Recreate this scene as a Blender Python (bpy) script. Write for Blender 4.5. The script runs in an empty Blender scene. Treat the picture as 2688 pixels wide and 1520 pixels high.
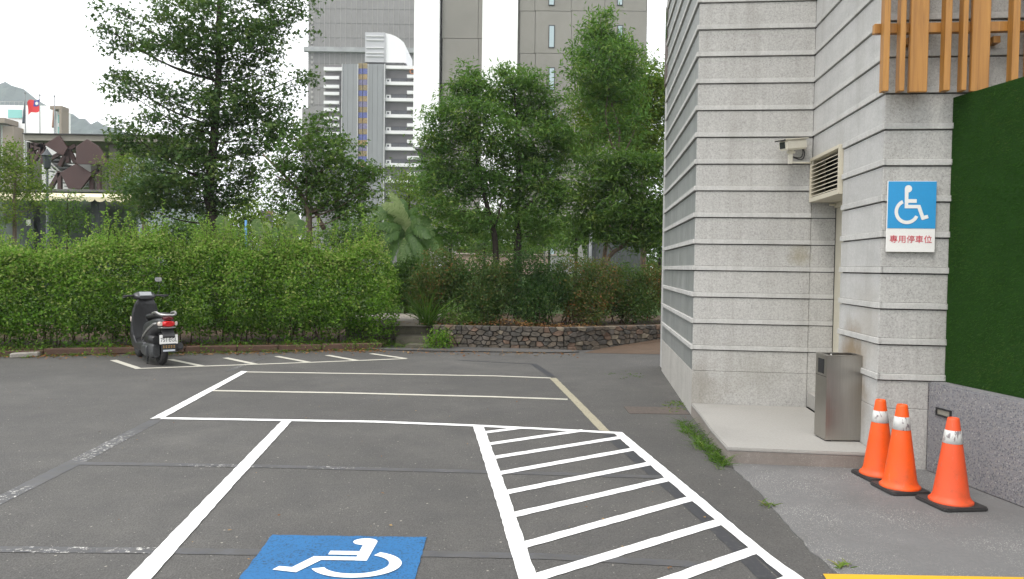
import bpy, bmesh, math, random
import numpy as np
from mathutils import Matrix, Vector

R = math.radians
sc = bpy.context.scene
COL = sc.collection

# ---------------------------------------------------------------- camera
F, W, H = 1975.0, 2688.0, 1520.0          # focal length and photograph size in pixels
CAMZ = 1.58
PITCH = math.atan(59.0 / F)
ROLL = 0.014
cam = bpy.data.cameras.new("camera")
camo = bpy.data.objects.new("camera", cam)
COL.objects.link(camo)
CM = Matrix.Translation((0, 0, CAMZ)) @ Matrix.Rotation(math.pi / 2 - PITCH, 4, 'X') @ Matrix.Rotation(ROLL, 4, 'Z')
camo.matrix_world = CM
cam.sensor_width = 36.0
cam.lens = F / W * 36.0
cam.clip_start = 0.1
cam.clip_end = 5000.0
sc.camera = camo

# ---------------------------------------------------------------- sky, sun, exposure
SUN_EL, SUN_AZ = R(58), R(-140)            # high behind the left shoulder, veiled by cloud
w = bpy.data.worlds.new("World")
sc.world = w
w.use_nodes = True
nt = w.node_tree
nt.nodes.clear()
sky = nt.nodes.new('ShaderNodeTexSky')
sky.sky_type = 'NISHITA'
sky.sun_disc = False
sky.sun_elevation = SUN_EL
sky.sun_rotation = SUN_AZ
sky.air_density = 1.0
sky.dust_density = 4.0
sky.ozone_density = 1.0
mx = nt.nodes.new('ShaderNodeMix')
mx.data_type = 'RGBA'
mx.inputs['Factor'].default_value = 0.88   # cloud cover over the clear sky
mx.inputs[7].default_value = (10.2, 10.3, 10.4, 1)
nt.links.new(sky.outputs[0], mx.inputs[6])
bg = nt.nodes.new('ShaderNodeBackground')
bg.inputs['Strength'].default_value = 0.115
nt.links.new(mx.outputs[2], bg.inputs['Color'])
wo = nt.nodes.new('ShaderNodeOutputWorld')
nt.links.new(bg.outputs[0], wo.inputs['Surface'])

sun = bpy.data.lights.new("sun", 'SUN')
sun.energy = 1.1
sun.angle = R(16)
sun.color = (1.0, 0.965, 0.91)
suno = bpy.data.objects.new("sun", sun)
COL.objects.link(suno)
d = Vector((math.sin(SUN_AZ) * math.cos(SUN_EL), math.cos(SUN_AZ) * math.cos(SUN_EL), math.sin(SUN_EL)))
suno.rotation_euler = d.to_track_quat('Z', 'Y').to_euler()
suno.location = d * 60

sc.view_settings.view_transform = 'Standard'
sc.view_settings.look = 'None'
sc.view_settings.exposure = 0.95
sc.view_settings.gamma = 1.0
sc.view_settings.use_curve_mapping = False
sc.render.engine = 'CYCLES'
sc.cycles.max_bounces = 6
sc.cycles.transparent_max_bounces = 6

# ---------------------------------------------------------------- pixel helpers
CR = CM.to_3x3()
def ray(x, y):
    return CR @ Vector(((x - W / 2) / F, -(y - H / 2) / F, -1.0))
def ground(x, y, z=0.0):
    r = ray(x, y); t = (z - CAMZ) / r.z
    return Vector((r.x * t, r.y * t, z))
def at(x, y, Y):
    r = ray(x, y); t = Y / r.y
    return Vector((r.x * t, Y, CAMZ + r.z * t))

# ---------------------------------------------------------------- object helpers
def tag(o, label=None, cat=None, group=None, kind=None):
    if label: o['label'] = label
    if cat: o['category'] = cat
    if group: o['group'] = group
    if kind: o['kind'] = kind
    return o
def empty(name, loc, rz=0.0, label=None, cat=None, group=None):
    o = bpy.data.objects.new(name, None)
    COL.objects.link(o)
    o.location = loc; o.rotation_euler = (0, 0, rz)
    o.empty_display_size = 0.2
    return tag(o, label, cat, group)
def link(name, me, m, parent=None):
    if m is not None and not me.materials: me.materials.append(m)
    o = bpy.data.objects.new(name, me)
    COL.objects.link(o)
    if parent is not None: o.parent = parent
    return o
def copy_tree(o, parent=None):
    c = o.copy(); COL.objects.link(c)
    if parent is not None: c.parent = parent
    for ch in list(o.children): copy_tree(ch, c)
    return c

class MB:
    def __init__(s): s.v = []; s.f = []; s.sm = []
    def add(s, vs, fs, smooth=False):
        n = len(s.v); s.v += [tuple(p) for p in vs]
        for f in fs: s.f.append([n + i for i in f]); s.sm.append(smooth)
        return s
    def box(s, x0, x1, y0, y1, z0, z1):
        return s.add([(x0,y0,z0),(x1,y0,z0),(x1,y1,z0),(x0,y1,z0),(x0,y0,z1),(x1,y0,z1),(x1,y1,z1),(x0,y1,z1)],
                     [(0,3,2,1),(4,5,6,7),(0,1,5,4),(1,2,6,5),(2,3,7,6),(3,0,4,7)])
    def obox(s, c, ax, ay, az):           # centre and three half-axis vectors
        c, ax, ay, az = map(Vector, (c, ax, ay, az)); vs = []
        for k in (-1, 1):
            for i, j in ((-1,-1),(1,-1),(1,1),(-1,1)): vs.append(c + ax*i + ay*j + az*k)
        return s.add(vs, [(0,3,2,1),(4,5,6,7),(0,1,5,4),(1,2,6,5),(2,3,7,6),(3,0,4,7)])
    def bar(s, a, b, w, h):               # beam from a to b
        a, b = Vector(a), Vector(b); d = b - a
        t = d.normalized(); up = Vector((0,0,1)) if abs(t.z) < .95 else Vector((0,1,0))
        sx = t.cross(up).normalized(); uz = sx.cross(t)
        return s.obox((a+b)/2, sx*w/2, d/2, uz*h/2)
    def prism(s, poly, off):              # planar polygon extruded by off
        n = len(poly); off = Vector(off); a = [Vector(p) for p in poly]
        vs = a + [p + off for p in a]
        return s.add(vs, [list(range(n))[::-1], list(range(n, 2*n))] + [(i, (i+1) % n, n+(i+1) % n, n+i) for i in range(n)])
    def tube(s, pts, rad, seg=8, cap=True, smooth=True):
        pts = [Vector(p) for p in pts]; n = len(pts)
        if not hasattr(rad, '__len__'): rad = [rad] * n
        vs = []; prev = None
        for i, p in enumerate(pts):
            t = (pts[min(i+1, n-1)] - pts[max(i-1, 0)]).normalized()
            if prev is None:
                ref = Vector((0,0,1)) if abs(t.z) < .9 else Vector((1,0,0))
                x = t.cross(ref).normalized()
            else:
                x = (prev - t * prev.dot(t)).normalized()
            prev = x; y = t.cross(x)
            for k in range(seg):
                a = 2*math.pi*k/seg
                vs.append(p + (x*math.cos(a) + y*math.sin(a)) * rad[i])
        fs = []
        for i in range(n-1):
            for k in range(seg):
                fs.append((i*seg+k, i*seg+(k+1) % seg, (i+1)*seg+(k+1) % seg, (i+1)*seg+k))
        s.add(vs, fs, smooth)
        if cap:
            m = len(s.v) - n*seg
            s.f.append([m+k for k in range(seg)][::-1]); s.sm.append(False)
            s.f.append([m+(n-1)*seg+k for k in range(seg)]); s.sm.append(False)
        return s
    def lathe(s, prof, seg=24, c=(0,0,0), smooth=True, M=None):   # prof: (r, z)
        c = Vector(c); vs = []
        for r, z in prof:
            for k in range(seg):
                a = 2*math.pi*k/seg; p = Vector((r*math.cos(a), r*math.sin(a), z))
                vs.append(c + (M @ p if M else p))
        n = len(prof); fs = []
        for i in range(n-1):
            for k in range(seg): fs.append((i*seg+k, i*seg+(k+1) % seg, (i+1)*seg+(k+1) % seg, (i+1)*seg+k))
        return s.add(vs, fs, smooth)
    def loft(s, secs, seg=16, e=2.6, smooth=True):   # secs: (x, yc, hw, z0, z1) superellipse sections along x
        vs = []
        for x, yc, hw, z0, z1 in secs:
            zc, hh = (z0+z1)/2, (z1-z0)/2
            for k in range(seg):
                a = 2*math.pi*k/seg; ca, sa = math.cos(a), math.sin(a)
                vs.append((x, yc + hw*math.copysign(abs(ca)**(2/e), ca), zc + hh*math.copysign(abs(sa)**(2/e), sa)))
        n = len(secs); fs = []
        for i in range(n-1):
            for k in range(seg): fs.append((i*seg+k, (i+1)*seg+k, (i+1)*seg+(k+1) % seg, i*seg+(k+1) % seg))
        s.add(vs, fs, smooth); m = len(s.v) - n*seg
        s.f.append([m+k for k in range(seg)]); s.sm.append(False)
        s.f.append([m+(n-1)*seg+k for k in range(seg)][::-1]); s.sm.append(False)
        return s
    def mesh(s, name):
        me = bpy.data.meshes.new(name)
        me.from_pydata(s.v, [], s.f)
        me.polygons.foreach_set('use_smooth', s.sm)
        bm = bmesh.new(); bm.from_mesh(me); bmesh.ops.recalc_face_normals(bm, faces=bm.faces); bm.to_mesh(me); bm.free()
        me.update()
        return me
    def build(s, name, m, parent=None, bevel=0.0, seg=1):
        me = s.mesh(name)
        if bevel:
            bm = bmesh.new(); bm.from_mesh(me)
            ed = [e for e in bm.edges if len(e.link_faces) == 2 and e.calc_face_angle() > 0.6]
            bmesh.ops.bevel(bm, geom=ed, offset=bevel, segments=seg, affect='EDGES', clamp_overlap=True)
            bm.to_mesh(me); bm.free()
        return link(name, me, m, parent)

# ---------------------------------------------------------------- material helpers
class NT:
    def __init__(s, name):
        s.m = bpy.data.materials.new(name); s.m.use_nodes = True
        s.t = s.m.node_tree; s.t.nodes.clear()
        s.out = s.n('ShaderNodeOutputMaterial')
        s.b = s.n('ShaderNodeBsdfPrincipled')
        s.l(s.b.outputs[0], s.out.inputs[0])
        s.g = s.n('ShaderNodeNewGeometry').outputs['Position']
        s.tc = s.n('ShaderNodeTexCoord').outputs['Object']
    def n(s, t, **k):
        x = s.t.nodes.new(t)
        for a, b in k.items(): setattr(x, a, b)
        return x
    def l(s, a, b): s.t.links.new(a, b)
    def noise(s, scale, detail=3, rough=.55, vec=None, dist=0.0):
        x = s.n('ShaderNodeTexNoise'); x.inputs['Scale'].default_value = scale
        x.inputs['Detail'].default_value = detail; x.inputs['Roughness'].default_value = rough
        x.inputs['Distortion'].default_value = dist
        s.l(vec if vec is not None else s.g, x.inputs['Vector']); return x.outputs['Fac']
    def vor(s, scale, out='Distance', vec=None, rnd=1.0):
        x = s.n('ShaderNodeTexVoronoi'); x.inputs['Scale'].default_value = scale
        x.inputs['Randomness'].default_value = rnd
        s.l(vec if vec is not None else s.g, x.inputs['Vector']); return x.outputs[out]
    def map(s, scale=(1,1,1), rot=(0,0,0), vec=None):
        x = s.n('ShaderNodeMapping'); x.inputs['Scale'].default_value = scale; x.inputs['Rotation'].default_value = rot
        s.l(vec if vec is not None else s.g, x.inputs['Vector']); return x.outputs[0]
    def ramp(s, fac, stops, interp='LINEAR'):
        x = s.n('ShaderNodeValToRGB'); x.color_ramp.interpolation = interp
        e = x.color_ramp.elements
        while len(e) < len(stops): e.new(0.5)
        for i, (p, c) in enumerate(stops):
            e[i].position = p
            e[i].color = (c, c, c, 1) if not hasattr(c, '__len__') else (*c[:3], 1)
        s.l(fac, x.inputs[0]); return x.outputs[0]
    def mix(s, fac, a, b, mode='MIX'):
        x = s.n('ShaderNodeMix'); x.data_type = 'RGBA'; x.blend_type = mode
        if hasattr(fac, 'links'): s.l(fac, x.inputs[0])
        else: x.inputs[0].default_value = fac
        for v, i in ((a, 6), (b, 7)):
            if hasattr(v, 'links'): s.l(v, x.inputs[i])
            else: x.inputs[i].default_value = (v, v, v, 1) if not hasattr(v, '__len__') else (*v[:3], 1)
        return x.outputs[2]
    def math(s, op, a, b=0.0):
        x = s.n('ShaderNodeMath'); x.operation = op
        for v, i in ((a, 0), (b, 1)):
            if hasattr(v, 'links'): s.l(v, x.inputs[i])
            else: x.inputs[i].default_value = v
        return x.outputs[0]
    def xyz(s, vec=None):
        x = s.n('ShaderNodeSeparateXYZ'); s.l(vec if vec is not None else s.g, x.inputs[0]); return x.outputs
    def bump(s, h, strength=.3, dist=.01):
        x = s.n('ShaderNodeBump'); x.inputs['Strength'].default_value = strength; x.inputs['Distance'].default_value = dist
        s.l(h, x.inputs['Height']); s.l(x.outputs[0], s.b.inputs['Normal'])
    def fin(s, col, rough=.6, metal=0.0, spec=.5):
        for v, k in ((col, 'Base Color'), (rough, 'Roughness'), (metal, 'Metallic'), (spec, 'Specular IOR Level')):
            if hasattr(v, 'links'): s.l(v, s.b.inputs[k])
            elif k == 'Base Color': s.b.inputs[k].default_value = (*v[:3], 1)
            else: s.b.inputs[k].default_value = v
        return s.m

def simple(name, c, rough=.6, var=.12, scale=6.0, metal=0.0, bump=0.0, spec=.5, fine=60):
    t = NT(name)
    c = Vector(c)
    a = t.ramp(t.noise(scale, 4), [(.3, tuple(c*(1-var))), (.7, tuple(c*(1+var)))])
    a = t.mix(.25, a, t.ramp(t.noise(fine, 2), [(.35, tuple(c*(1-var*1.5))), (.65, tuple(c*(1+var*1.5)))]))
    if bump: t.bump(t.noise(fine, 3), bump, .004)
    return t.fin(a, rough, metal, spec)

def leaf_mat(name, cols, trans=.32, rough=.55, spec=.14):
    t = NT(name)
    at_ = t.n('ShaderNodeAttribute'); at_.attribute_name = 'tint'
    k = len(cols)
    c = t.ramp(at_.outputs['Fac'], [(i/(k-1), cols[i]) for i in range(k)])
    t.fin(c, rough, 0, spec)
    if spec < .05: t.b.inputs['IOR'].default_value = 1.0
    tr = t.n('ShaderNodeBsdfTranslucent')
    t.l(t.mix(.5, c, (.12, .24, .02), 'MIX'), tr.inputs['Color'])
    ms = t.n('ShaderNodeMixShader'); ms.inputs[0].default_value = trans
    t.l(t.b.outputs[0], ms.inputs[1]); t.l(tr.outputs[0], ms.inputs[2]); t.l(ms.outputs[0], t.out.inputs[0])
    return t.m

# ---------------------------------------------------------------- foliage helpers
rng = np.random.default_rng(7)
random.seed(5)
def raw_mesh(name, V, F_, tint=None):
    me = bpy.data.meshes.new(name)
    k = F_.shape[1]; nf = len(F_)
    me.vertices.add(len(V)); me.vertices.foreach_set('co', V.astype(np.float32).ravel())
    me.loops.add(nf*k); me.loops.foreach_set('vertex_index', F_.astype(np.int32).ravel())
    me.polygons.add(nf); me.polygons.foreach_set('loop_start', np.arange(0, nf*k, k, dtype=np.int32))
    me.update(calc_edges=True)
    if tint is not None:
        at_ = me.attributes.new('tint', 'FLOAT', 'FACE'); at_.data.foreach_set('value', tint.astype(np.float32))
    return me
LEAF = {   # local (along, across, normal) vertices and triangles
    'oval': (np.array([(0,0,0),(.45,.27,.07),(1,0,-.06),(.45,-.27,.07)]), np.array([(0,1,2),(0,2,3)])),
    'long': (np.array([(0,0,0),(.4,.14,.04),(1,0,-.14),(.4,-.14,.04)]), np.array([(0,1,2),(0,2,3)])),
    'star': (np.array([(0,0,0),(.42,.52,-.05),(.42,.16,.05),(1,0,-.08),(.42,-.16,.05),(.42,-.52,-.05)]), np.array([(0,2,1),(0,3,2),(0,4,3),(0,5,4)])),
    'blade': (np.array([(0,.04,0),(0,-.04,0),(.55,.03,.12),(.55,-.03,.12),(1,0,-.02)]), np.array([(0,1,3),(0,3,2),(2,3,4)])),
}
def unit(a): return a / np.maximum(np.linalg.norm(a, axis=1, keepdims=True), 1e-9)
def leaves(name, P, size, tint, shape, m, parent=None, up=.9, droop=0.0, axis=None, spread=1.0, face=(0, 0)):
    n = len(P)
    N = unit(rng.normal(0, 1, (n, 3)) * spread + np.array([face[0], face[1], up]))
    T = rng.normal(0, 1, (n, 3)) if axis is None else axis + rng.normal(0, .35, (n, 3))
    T = T + np.array([0, 0, -droop])
    T = unit(T - N * np.sum(T*N, axis=1, keepdims=True))
    S = np.cross(N, T)
    tv, tf = LEAF[shape]; k = len(tv)
    sz = np.broadcast_to(size, (n,))[:, None, None]
    V = P[:, None, :] + sz * (tv[None, :, 0:1]*T[:, None, :] + tv[None, :, 1:2]*S[:, None, :] + tv[None, :, 2:3]*N[:, None, :])
    Fc = (tf[None] + (np.arange(n) * k)[:, None, None]).reshape(-1, 3)
    return link(name, raw_mesh(name, V.reshape(-1, 3), Fc, np.repeat(np.clip(tint, 0, 1), len(tf))), m, parent)
def in_ball(n, shell=.45):
    v = unit(rng.normal(0, 1, (n, 3)))
    return v * (rng.uniform(shell**3, 1, (n, 1)) ** (1/3))
def clumps(C, per, sd, flat=.6):
    """leaf points gathered in sprays round the points C"""
    k = rng.poisson(per, len(C))
    idx = np.repeat(np.arange(len(C)), k)
    off = rng.normal(0, 1, (len(idx), 3)) * np.array([sd, sd, sd*flat])
    return C[idx] + off, idx
def smooth_path(pts, n=4):
    pts = [Vector(p) for p in pts]; out = []
    P = [pts[0]*2 - pts[1]] + pts + [pts[-1]*2 - pts[-2]]
    for i in range(1, len(P)-2):
        for k in range(n):
            t = k/n; a, b, c, d_ = P[i-1], P[i], P[i+1], P[i+2]
            out.append(.5*((2*b) + (c-a)*t + (2*a-5*b+4*c-d_)*t*t + (3*b-a-3*c+d_)*t**3))
    out.append(pts[-1]); return out

# ================================================================ materials of the setting
def m_asphalt():
    t = NT('asphalt')
    base = t.ramp(t.noise(.55, 5, .6), [(.3, (.063, .0605, .057)), (.7, (.095, .091, .085))])
    base = t.mix(t.ramp(t.noise(2.6, 4, .6), [(.35, 0), (.75, .55)]), base, (.052, .051, .051))
    g = t.ramp(t.vor(95), [(.08, .55), (.4, 1.0), (.7, 1.25)])
    base = t.mix(.75, base, g, 'MULTIPLY')
    fl = t.math('MULTIPLY', t.ramp(t.vor(60, 'Color'), [(.80, 0), (.84, 1)]), t.ramp(t.vor(60), [(.14, 1), (.26, 0)]))
    base = t.mix(t.math('MULTIPLY', fl, .85), base, (.32, .31, .27))
    dk = t.ramp(t.vor(33), [(.07, 1), (.13, 0)])
    base = t.mix(t.math('MULTIPLY', dk, .6), base, (.02, .02, .02))
    ch = t.math('MULTIPLY', t.ramp(t.vor(9), [(.05, 1), (.07, 0)]), t.ramp(t.vor(9, 'Color'), [(.5, 0), (.55, 1)]))
    base = t.mix(t.math('MULTIPLY', ch, .8), base, (.35, .33, .28))
    t.bump(t.vor(95), .5, .006)
    return t.fin(base, .82, 0, .35)
def m_paint(name, c, wear=.18, dark=(.10, .10, .095), sc_=38, thr=.7):
    t = NT(name)
    c1 = t.ramp(t.noise(3, 4), [(.3, tuple(Vector(c)*.92)), (.7, c)])
    wr = t.math('MULTIPLY', t.ramp(t.noise(sc_, 4, .7), [(thr-.06, 0), (thr+.04, 1)]), t.ramp(t.noise(2.2, 3), [(.35, .3), (.65, 1)]))
    c1 = t.mix(t.math('MULTIPLY', wr, min(1, wear*5)), c1, dark)
    t.bump(t.noise(90, 2), .25, .003)
    return t.fin(c1, .6, 0, .3)
def m_grey_paint():
    t = NT('blacked out line paint')
    c = t.ramp(t.noise(5, 4), [(.3, (.064, .065, .070)), (.7, (.092, .092, .097))])
    c = t.mix(t.ramp(t.noise(14, 5, .75), [(.42, 0), (.6, .75)]), c, (.080, .077, .072))
    w_ = t.math('MULTIPLY', t.ramp(t.noise(26, 5, .75), [(.56, 0), (.6, 1)]), t.ramp(t.noise(1.3, 2), [(.47, 0), (.56, 1)]))
    x = t.xyz()[0]
    left = t.ramp(t.math('MULTIPLY_ADD', x, -.6), [(.75, 0), (1.0, 1)])     # the left ends have worn through most
    w_ = t.math('MULTIPLY', w_, left)
    t.bump(t.noise(120, 2), .2, .002)
    return t.fin(t.mix(w_, c, (.5, .49, .46)), .6, 0, .3)
def m_granite(name, c, stain=True, dots=1.0, blot=None):
    t = NT(name); c = Vector(c)
    a = t.ramp(t.noise(2.0, 4, .6), [(.3, tuple(c*.90)), (.7, tuple(c*1.06))])
    cl = t.ramp(t.noise(1.0, 5, .65, t.map((3.5, 3.5, 9))), [(.3, .86), (.7, 1.07)])
    a = t.mix(.8, a, cl, 'MULTIPLY')
    inf = t.n('ShaderNodeObjectInfo').outputs['Random']
    a = t.mix(1.0, a, t.ramp(inf, [(0, .945), (1, 1.045)]), 'MULTIPLY')
    a = t.mix(.45*dots+.1, a, t.ramp(t.noise(55, 3, .75), [(.3, tuple(c*.45)), (.62, tuple(c*1.15))]))
    dk = t.math('MULTIPLY', t.ramp(t.vor(75), [(.14, 1), (.28, 0)]), t.ramp(t.vor(75, 'Color'), [(.5, 0), (.55, 1)]))
    a = t.mix(t.math('MULTIPLY', dk, .6*dots), a, (.07, .068, .065))
    dk2 = t.math('MULTIPLY', t.ramp(t.vor(21), [(.05, 1), (.10, 0)]), t.ramp(t.vor(21, 'Color'), [(.5, 0), (.55, 1)]))
    a = t.mix(t.math('MULTIPLY', dk2, .55*dots), a, (.06, .058, .055))
    if stain:
        v = t.map((3.2, 3.2, .35))
        a = t.mix(t.math('MULTIPLY', t.ramp(t.noise(1.5, 4, .6, v), [(.5, 0), (.8, .5)]), .8), a, (.22, .205, .18))
        a = t.mix(t.math('MULTIPLY', t.ramp(t.noise(1.0, 4, .7, t.map((16, 16, .7))), [(.55, 0), (.75, .5)]), .6), a, (.24, .23, .21))
    if blot:
        for (pt, rad, k, colr) in blot:
            vm = t.n('ShaderNodeVectorMath'); vm.operation = 'DISTANCE'; t.l(t.g, vm.inputs[0]); vm.inputs[1].default_value = pt
            dd = t.math('ADD', t.math('DIVIDE', vm.outputs['Value'], rad), t.math('MULTIPLY', t.math('SUBTRACT', t.noise(6, 4, .6), .5), 1.1))
            a = t.mix(t.math('MULTIPLY', t.ramp(dd, [(.25, 1), (1, 0)]), k), a, colr)
    t.bump(t.noise(110, 3), .2, .003)
    return t.fin(a, .7, 0, .3)
def m_slate():
    t = NT('grey polished stone')
    v = t.map((7, 7, .5))
    a = t.ramp(t.noise(1.0, 5, .6, v), [(.3, (.175, .185, .18)), (.7, (.29, .30, .29))])
    a = t.mix(.4, a, t.ramp(t.noise(1.3, 3), [(.3, (.165, .175, .17)), (.7, (.28, .285, .275))]))
    return t.fin(a, t.ramp(t.noise(3, 3), [(.3, .4), (.7, .55)]), 0, .35)
def m_concrete(name, c, sp=0.0, scl=1.2, stain=.4, rough=.8):
    t = NT(name); c = Vector(c)
    a = t.ramp(t.noise(scl, 5, .62), [(.28, tuple(c*.8)), (.72, tuple(c*1.15))])
    a = t.mix(.3, a, t.ramp(t.noise(45, 4, .7), [(.3, tuple(c*.7)), (.7, tuple(c*1.25))]))
    a = t.mix(t.math('MULTIPLY', t.ramp(t.noise(.9, 5, .7), [(.5, 0), (.75, 1)]), stain), a, tuple(Vector((c.x*.55, c.y*.52, c.z*.48))))
    if sp:
        pat = t.ramp(t.noise(1.3, 4, .7), [(.42, .05), (.66, 1)])
        f1 = t.math('MULTIPLY', t.ramp(t.vor(105, 'Color'), [(.5, 0), (.55, 1)]), t.ramp(t.vor(105), [(.22, 1), (.38, 0)]))
        a = t.mix(t.math('MULTIPLY', t.math('MULTIPLY', f1, pat), sp), a, (.55, .54, .5))
        f2 = t.ramp(t.vor(85), [(.1, 1), (.2, 0)])
        a = t.mix(t.math('MULTIPLY', f2, .35*sp), a, (.04, .04, .042))
    t.bump(t.noise(70, 4), .3, .004)
    return t.fin(a, rough, 0, .3)
def m_terrazzo():
    t = NT('washed pebble render')
    a = t.ramp(t.vor(85, 'Color'), [(.0, (.10, .10, .115)), (.35, (.22, .215, .225)), (.65, (.27, .25, .235)), (.85, (.36, .35, .33)), (1, (.5, .48, .44))], 'CONSTANT')
    a = t.mix(t.ramp(t.vor(85), [(.3, 0), (.55, .8)]), a, (.2, .2, .21))
    a = t.mix(t.ramp(t.noise(1.4, 4), [(.4, 0), (.8, .35)]), a, (.14, .14, .145))
    t.bump(t.vor(85), .35, .006)
    return t.fin(a, .75, 0, .3)
def m_timber():
    t = NT('varnished timber')
    v = t.map((26, 26, 1.1))
    a = t.ramp(t.noise(1.4, 5, .6, v, .6), [(.25, (.24, .105, .020)), (.5, (.335, .155, .032)), (.75, (.41, .20, .045))])
    a = t.mix(t.ramp(t.noise(2.2, 3, .5, t.map((30, 30, .8))), [(.62, 0), (.7, .55)]), a, (.12, .045, .010))
    t.bump(t.noise(1.4, 5, .6, v), .15, .003)
    return t.fin(a, .45, 0, .4)
def m_soil(name, a_, b_):
    t = NT(name)
    a = t.ramp(t.noise(5, 5, .7), [(.3, a_), (.7, b_)])
    a = t.mix(.5, a, t.ramp(t.noise(60, 3, .7), [(.3, tuple(Vector(a_)*.6)), (.7, tuple(Vector(b_)*1.3))]))
    t.bump(t.noise(40, 4), .6, .02)
    return t.fin(a, .95, 0, .2)
def m_steel():
    t = NT('brushed stainless steel')
    v = t.map((160, 160, 3))
    a = t.ramp(t.noise(1, 3, .5, v), [(.3, (.40, .38, .35)), (.7, (.45, .43, .395))])
    r = t.ramp(t.noise(1.2, 3), [(.3, .24), (.7, .34)])
    t.bump(t.noise(1, 3, .5, v), .012, .001)
    return t.fin(a, r, 1.0, .5)
M = {}
M['asphalt'] = m_asphalt()
M['white'] = m_paint('fresh white line paint', (.80, .80, .79), .16, (.2, .2, .19), 60, thr=.68)
M['cream'] = m_paint('older cream line paint', (.52, .50, .43), .2, thr=.66)
M['worn'] = m_paint('worn yellowish line paint', (.34, .31, .225), .25, thr=.6)
M['greypaint'] = m_grey_paint()
M['darkpaint'] = m_paint('black out paint', (.044, .045, .050), .25, (.075, .073, .07), 30, .6)
M['blue'] = m_paint('blue ground paint', (.020, .125, .30), .2, (.015, .03, .055), 75, .57)
M['yellow'] = m_paint('yellow line paint', (.62, .37, .025), .16)
M['granite'] = m_granite('flamed grey granite', (.44, .432, .412), blot=[((1.95, 8.1, .25), .45, .45, (.20, .18, .14)), ((3.05, 7.95, 1.75), .16, .6, (.22, .19, .10)), ((2.6, 8.05, .5), .4, .3, (.25, .24, .20))])
M['granite_smooth'] = m_granite('honed pale granite', (.46, .456, .442), dots=.3, blot=[((3.03, 6.62, .80), .40, .9, (.21, .15, .085)), ((2.98, 6.5, .45), .38, .5, (.24, .19, .13)), ((3.0, 6.3, 1.1), .5, .3, (.30, .26, .20))])
M['strip'] = m_granite('pale granite strip', (.49, .485, .465), dots=.4, blot=[((2.98, 6.60, .74), .25, .7, (.20, .13, .07))])
M['slate'] = m_slate()
M['joint'] = simple('dark joint', (.045, .044, .042), .9)
M['concrete'] = m_concrete('pale slab concrete', (.31, .30, .28), 0, .9, .25)
M['slabside'] = m_concrete('stained slab concrete', (.22, .195, .175), .35, 1.6, .5)
M['apron'] = m_concrete('rough apron concrete', (.145, .143, .142), .9, 1.1, .35)
M['terrazzo'] = m_terrazzo()
M['timber'] = m_timber()
M['door'] = simple('cream painted door', (.50, .47, .38), .5, .05)
M['louver'] = simple('cream powder coated metal', (.52, .48, .38), .45, .06)
M['steel'] = m_steel()
M['soil'] = m_soil('brown soil', (.035, .022, .013), (.09, .06, .035))
M['grass_ground'] = m_soil('grassy ground', (.03, .055, .012), (.07, .12, .025))
M['path'] = m_concrete('pale path slab', (.30, .27, .23), 0, 2.0, .3)
M['brownpath'] = simple('brown path surface', (.080, .050, .030), .85, .2, 2, fine=30, bump=.3)
M['kerb'] = simple('brown kerb stone', (.085, .048, .032), .9, .35, 4, bump=.4)
M['kerbgrey'] = simple('pale kerb stone', (.27, .25, .22), .9, .25, 5, bump=.4)
M['rubber'] = simple('black rubber', (.028, .026, .026), .75, .25, 12)
M['black'] = simple('black plastic', (.018, .018, .019), .45, .2, 10)
M['darkvoid'] = simple('dark interior', (.008, .008, .008), .9)

# ================================================================ ground sheets
def zland(x, y):
    def sm(a, b, t_):
        t_ = min(1, max(0, (t_-a)/(b-a))); return t_*t_*(3-2*t_)
    return -.03 + .43*sm(17.0, 19.0, y) + .8*sm(24, 46, y)
xs = [-1500, -600, -250, -120, -70, -45, -32, -24] + list(range(-20, 21, 2)) + [24, 32, 45, 70, 120, 250, 600, 1500]
ys = [-300, -60, -20, -8, 0, 6, 12, 15, 16, 17, 17.5, 18, 18.5, 19, 20, 22, 24, 27, 30, 33, 36, 40, 44, 46, 55, 70, 100, 160, 300, 700, 2500]
mb = MB()
vs = [(x, y, zland(x, y)) for y in ys for x in xs]; nx = len(xs)
mb.add(vs, [(j*nx+i, j*nx+i+1, (j+1)*nx+i+1, (j+1)*nx+i) for j in range(len(ys)-1) for i in range(nx-1)], True)
tag(mb.build('ground', M['grass_ground']), kind='structure')
mb = MB(); mb.add([(-40,-10,0),(30,-10,0),(30,16.4,0),(-40,16.4,0)], [(0,1,2,3)])
lot = tag(mb.build('parking_lot', M['asphalt']), 'dark asphalt parking lot with painted bays', kind='structure')

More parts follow.
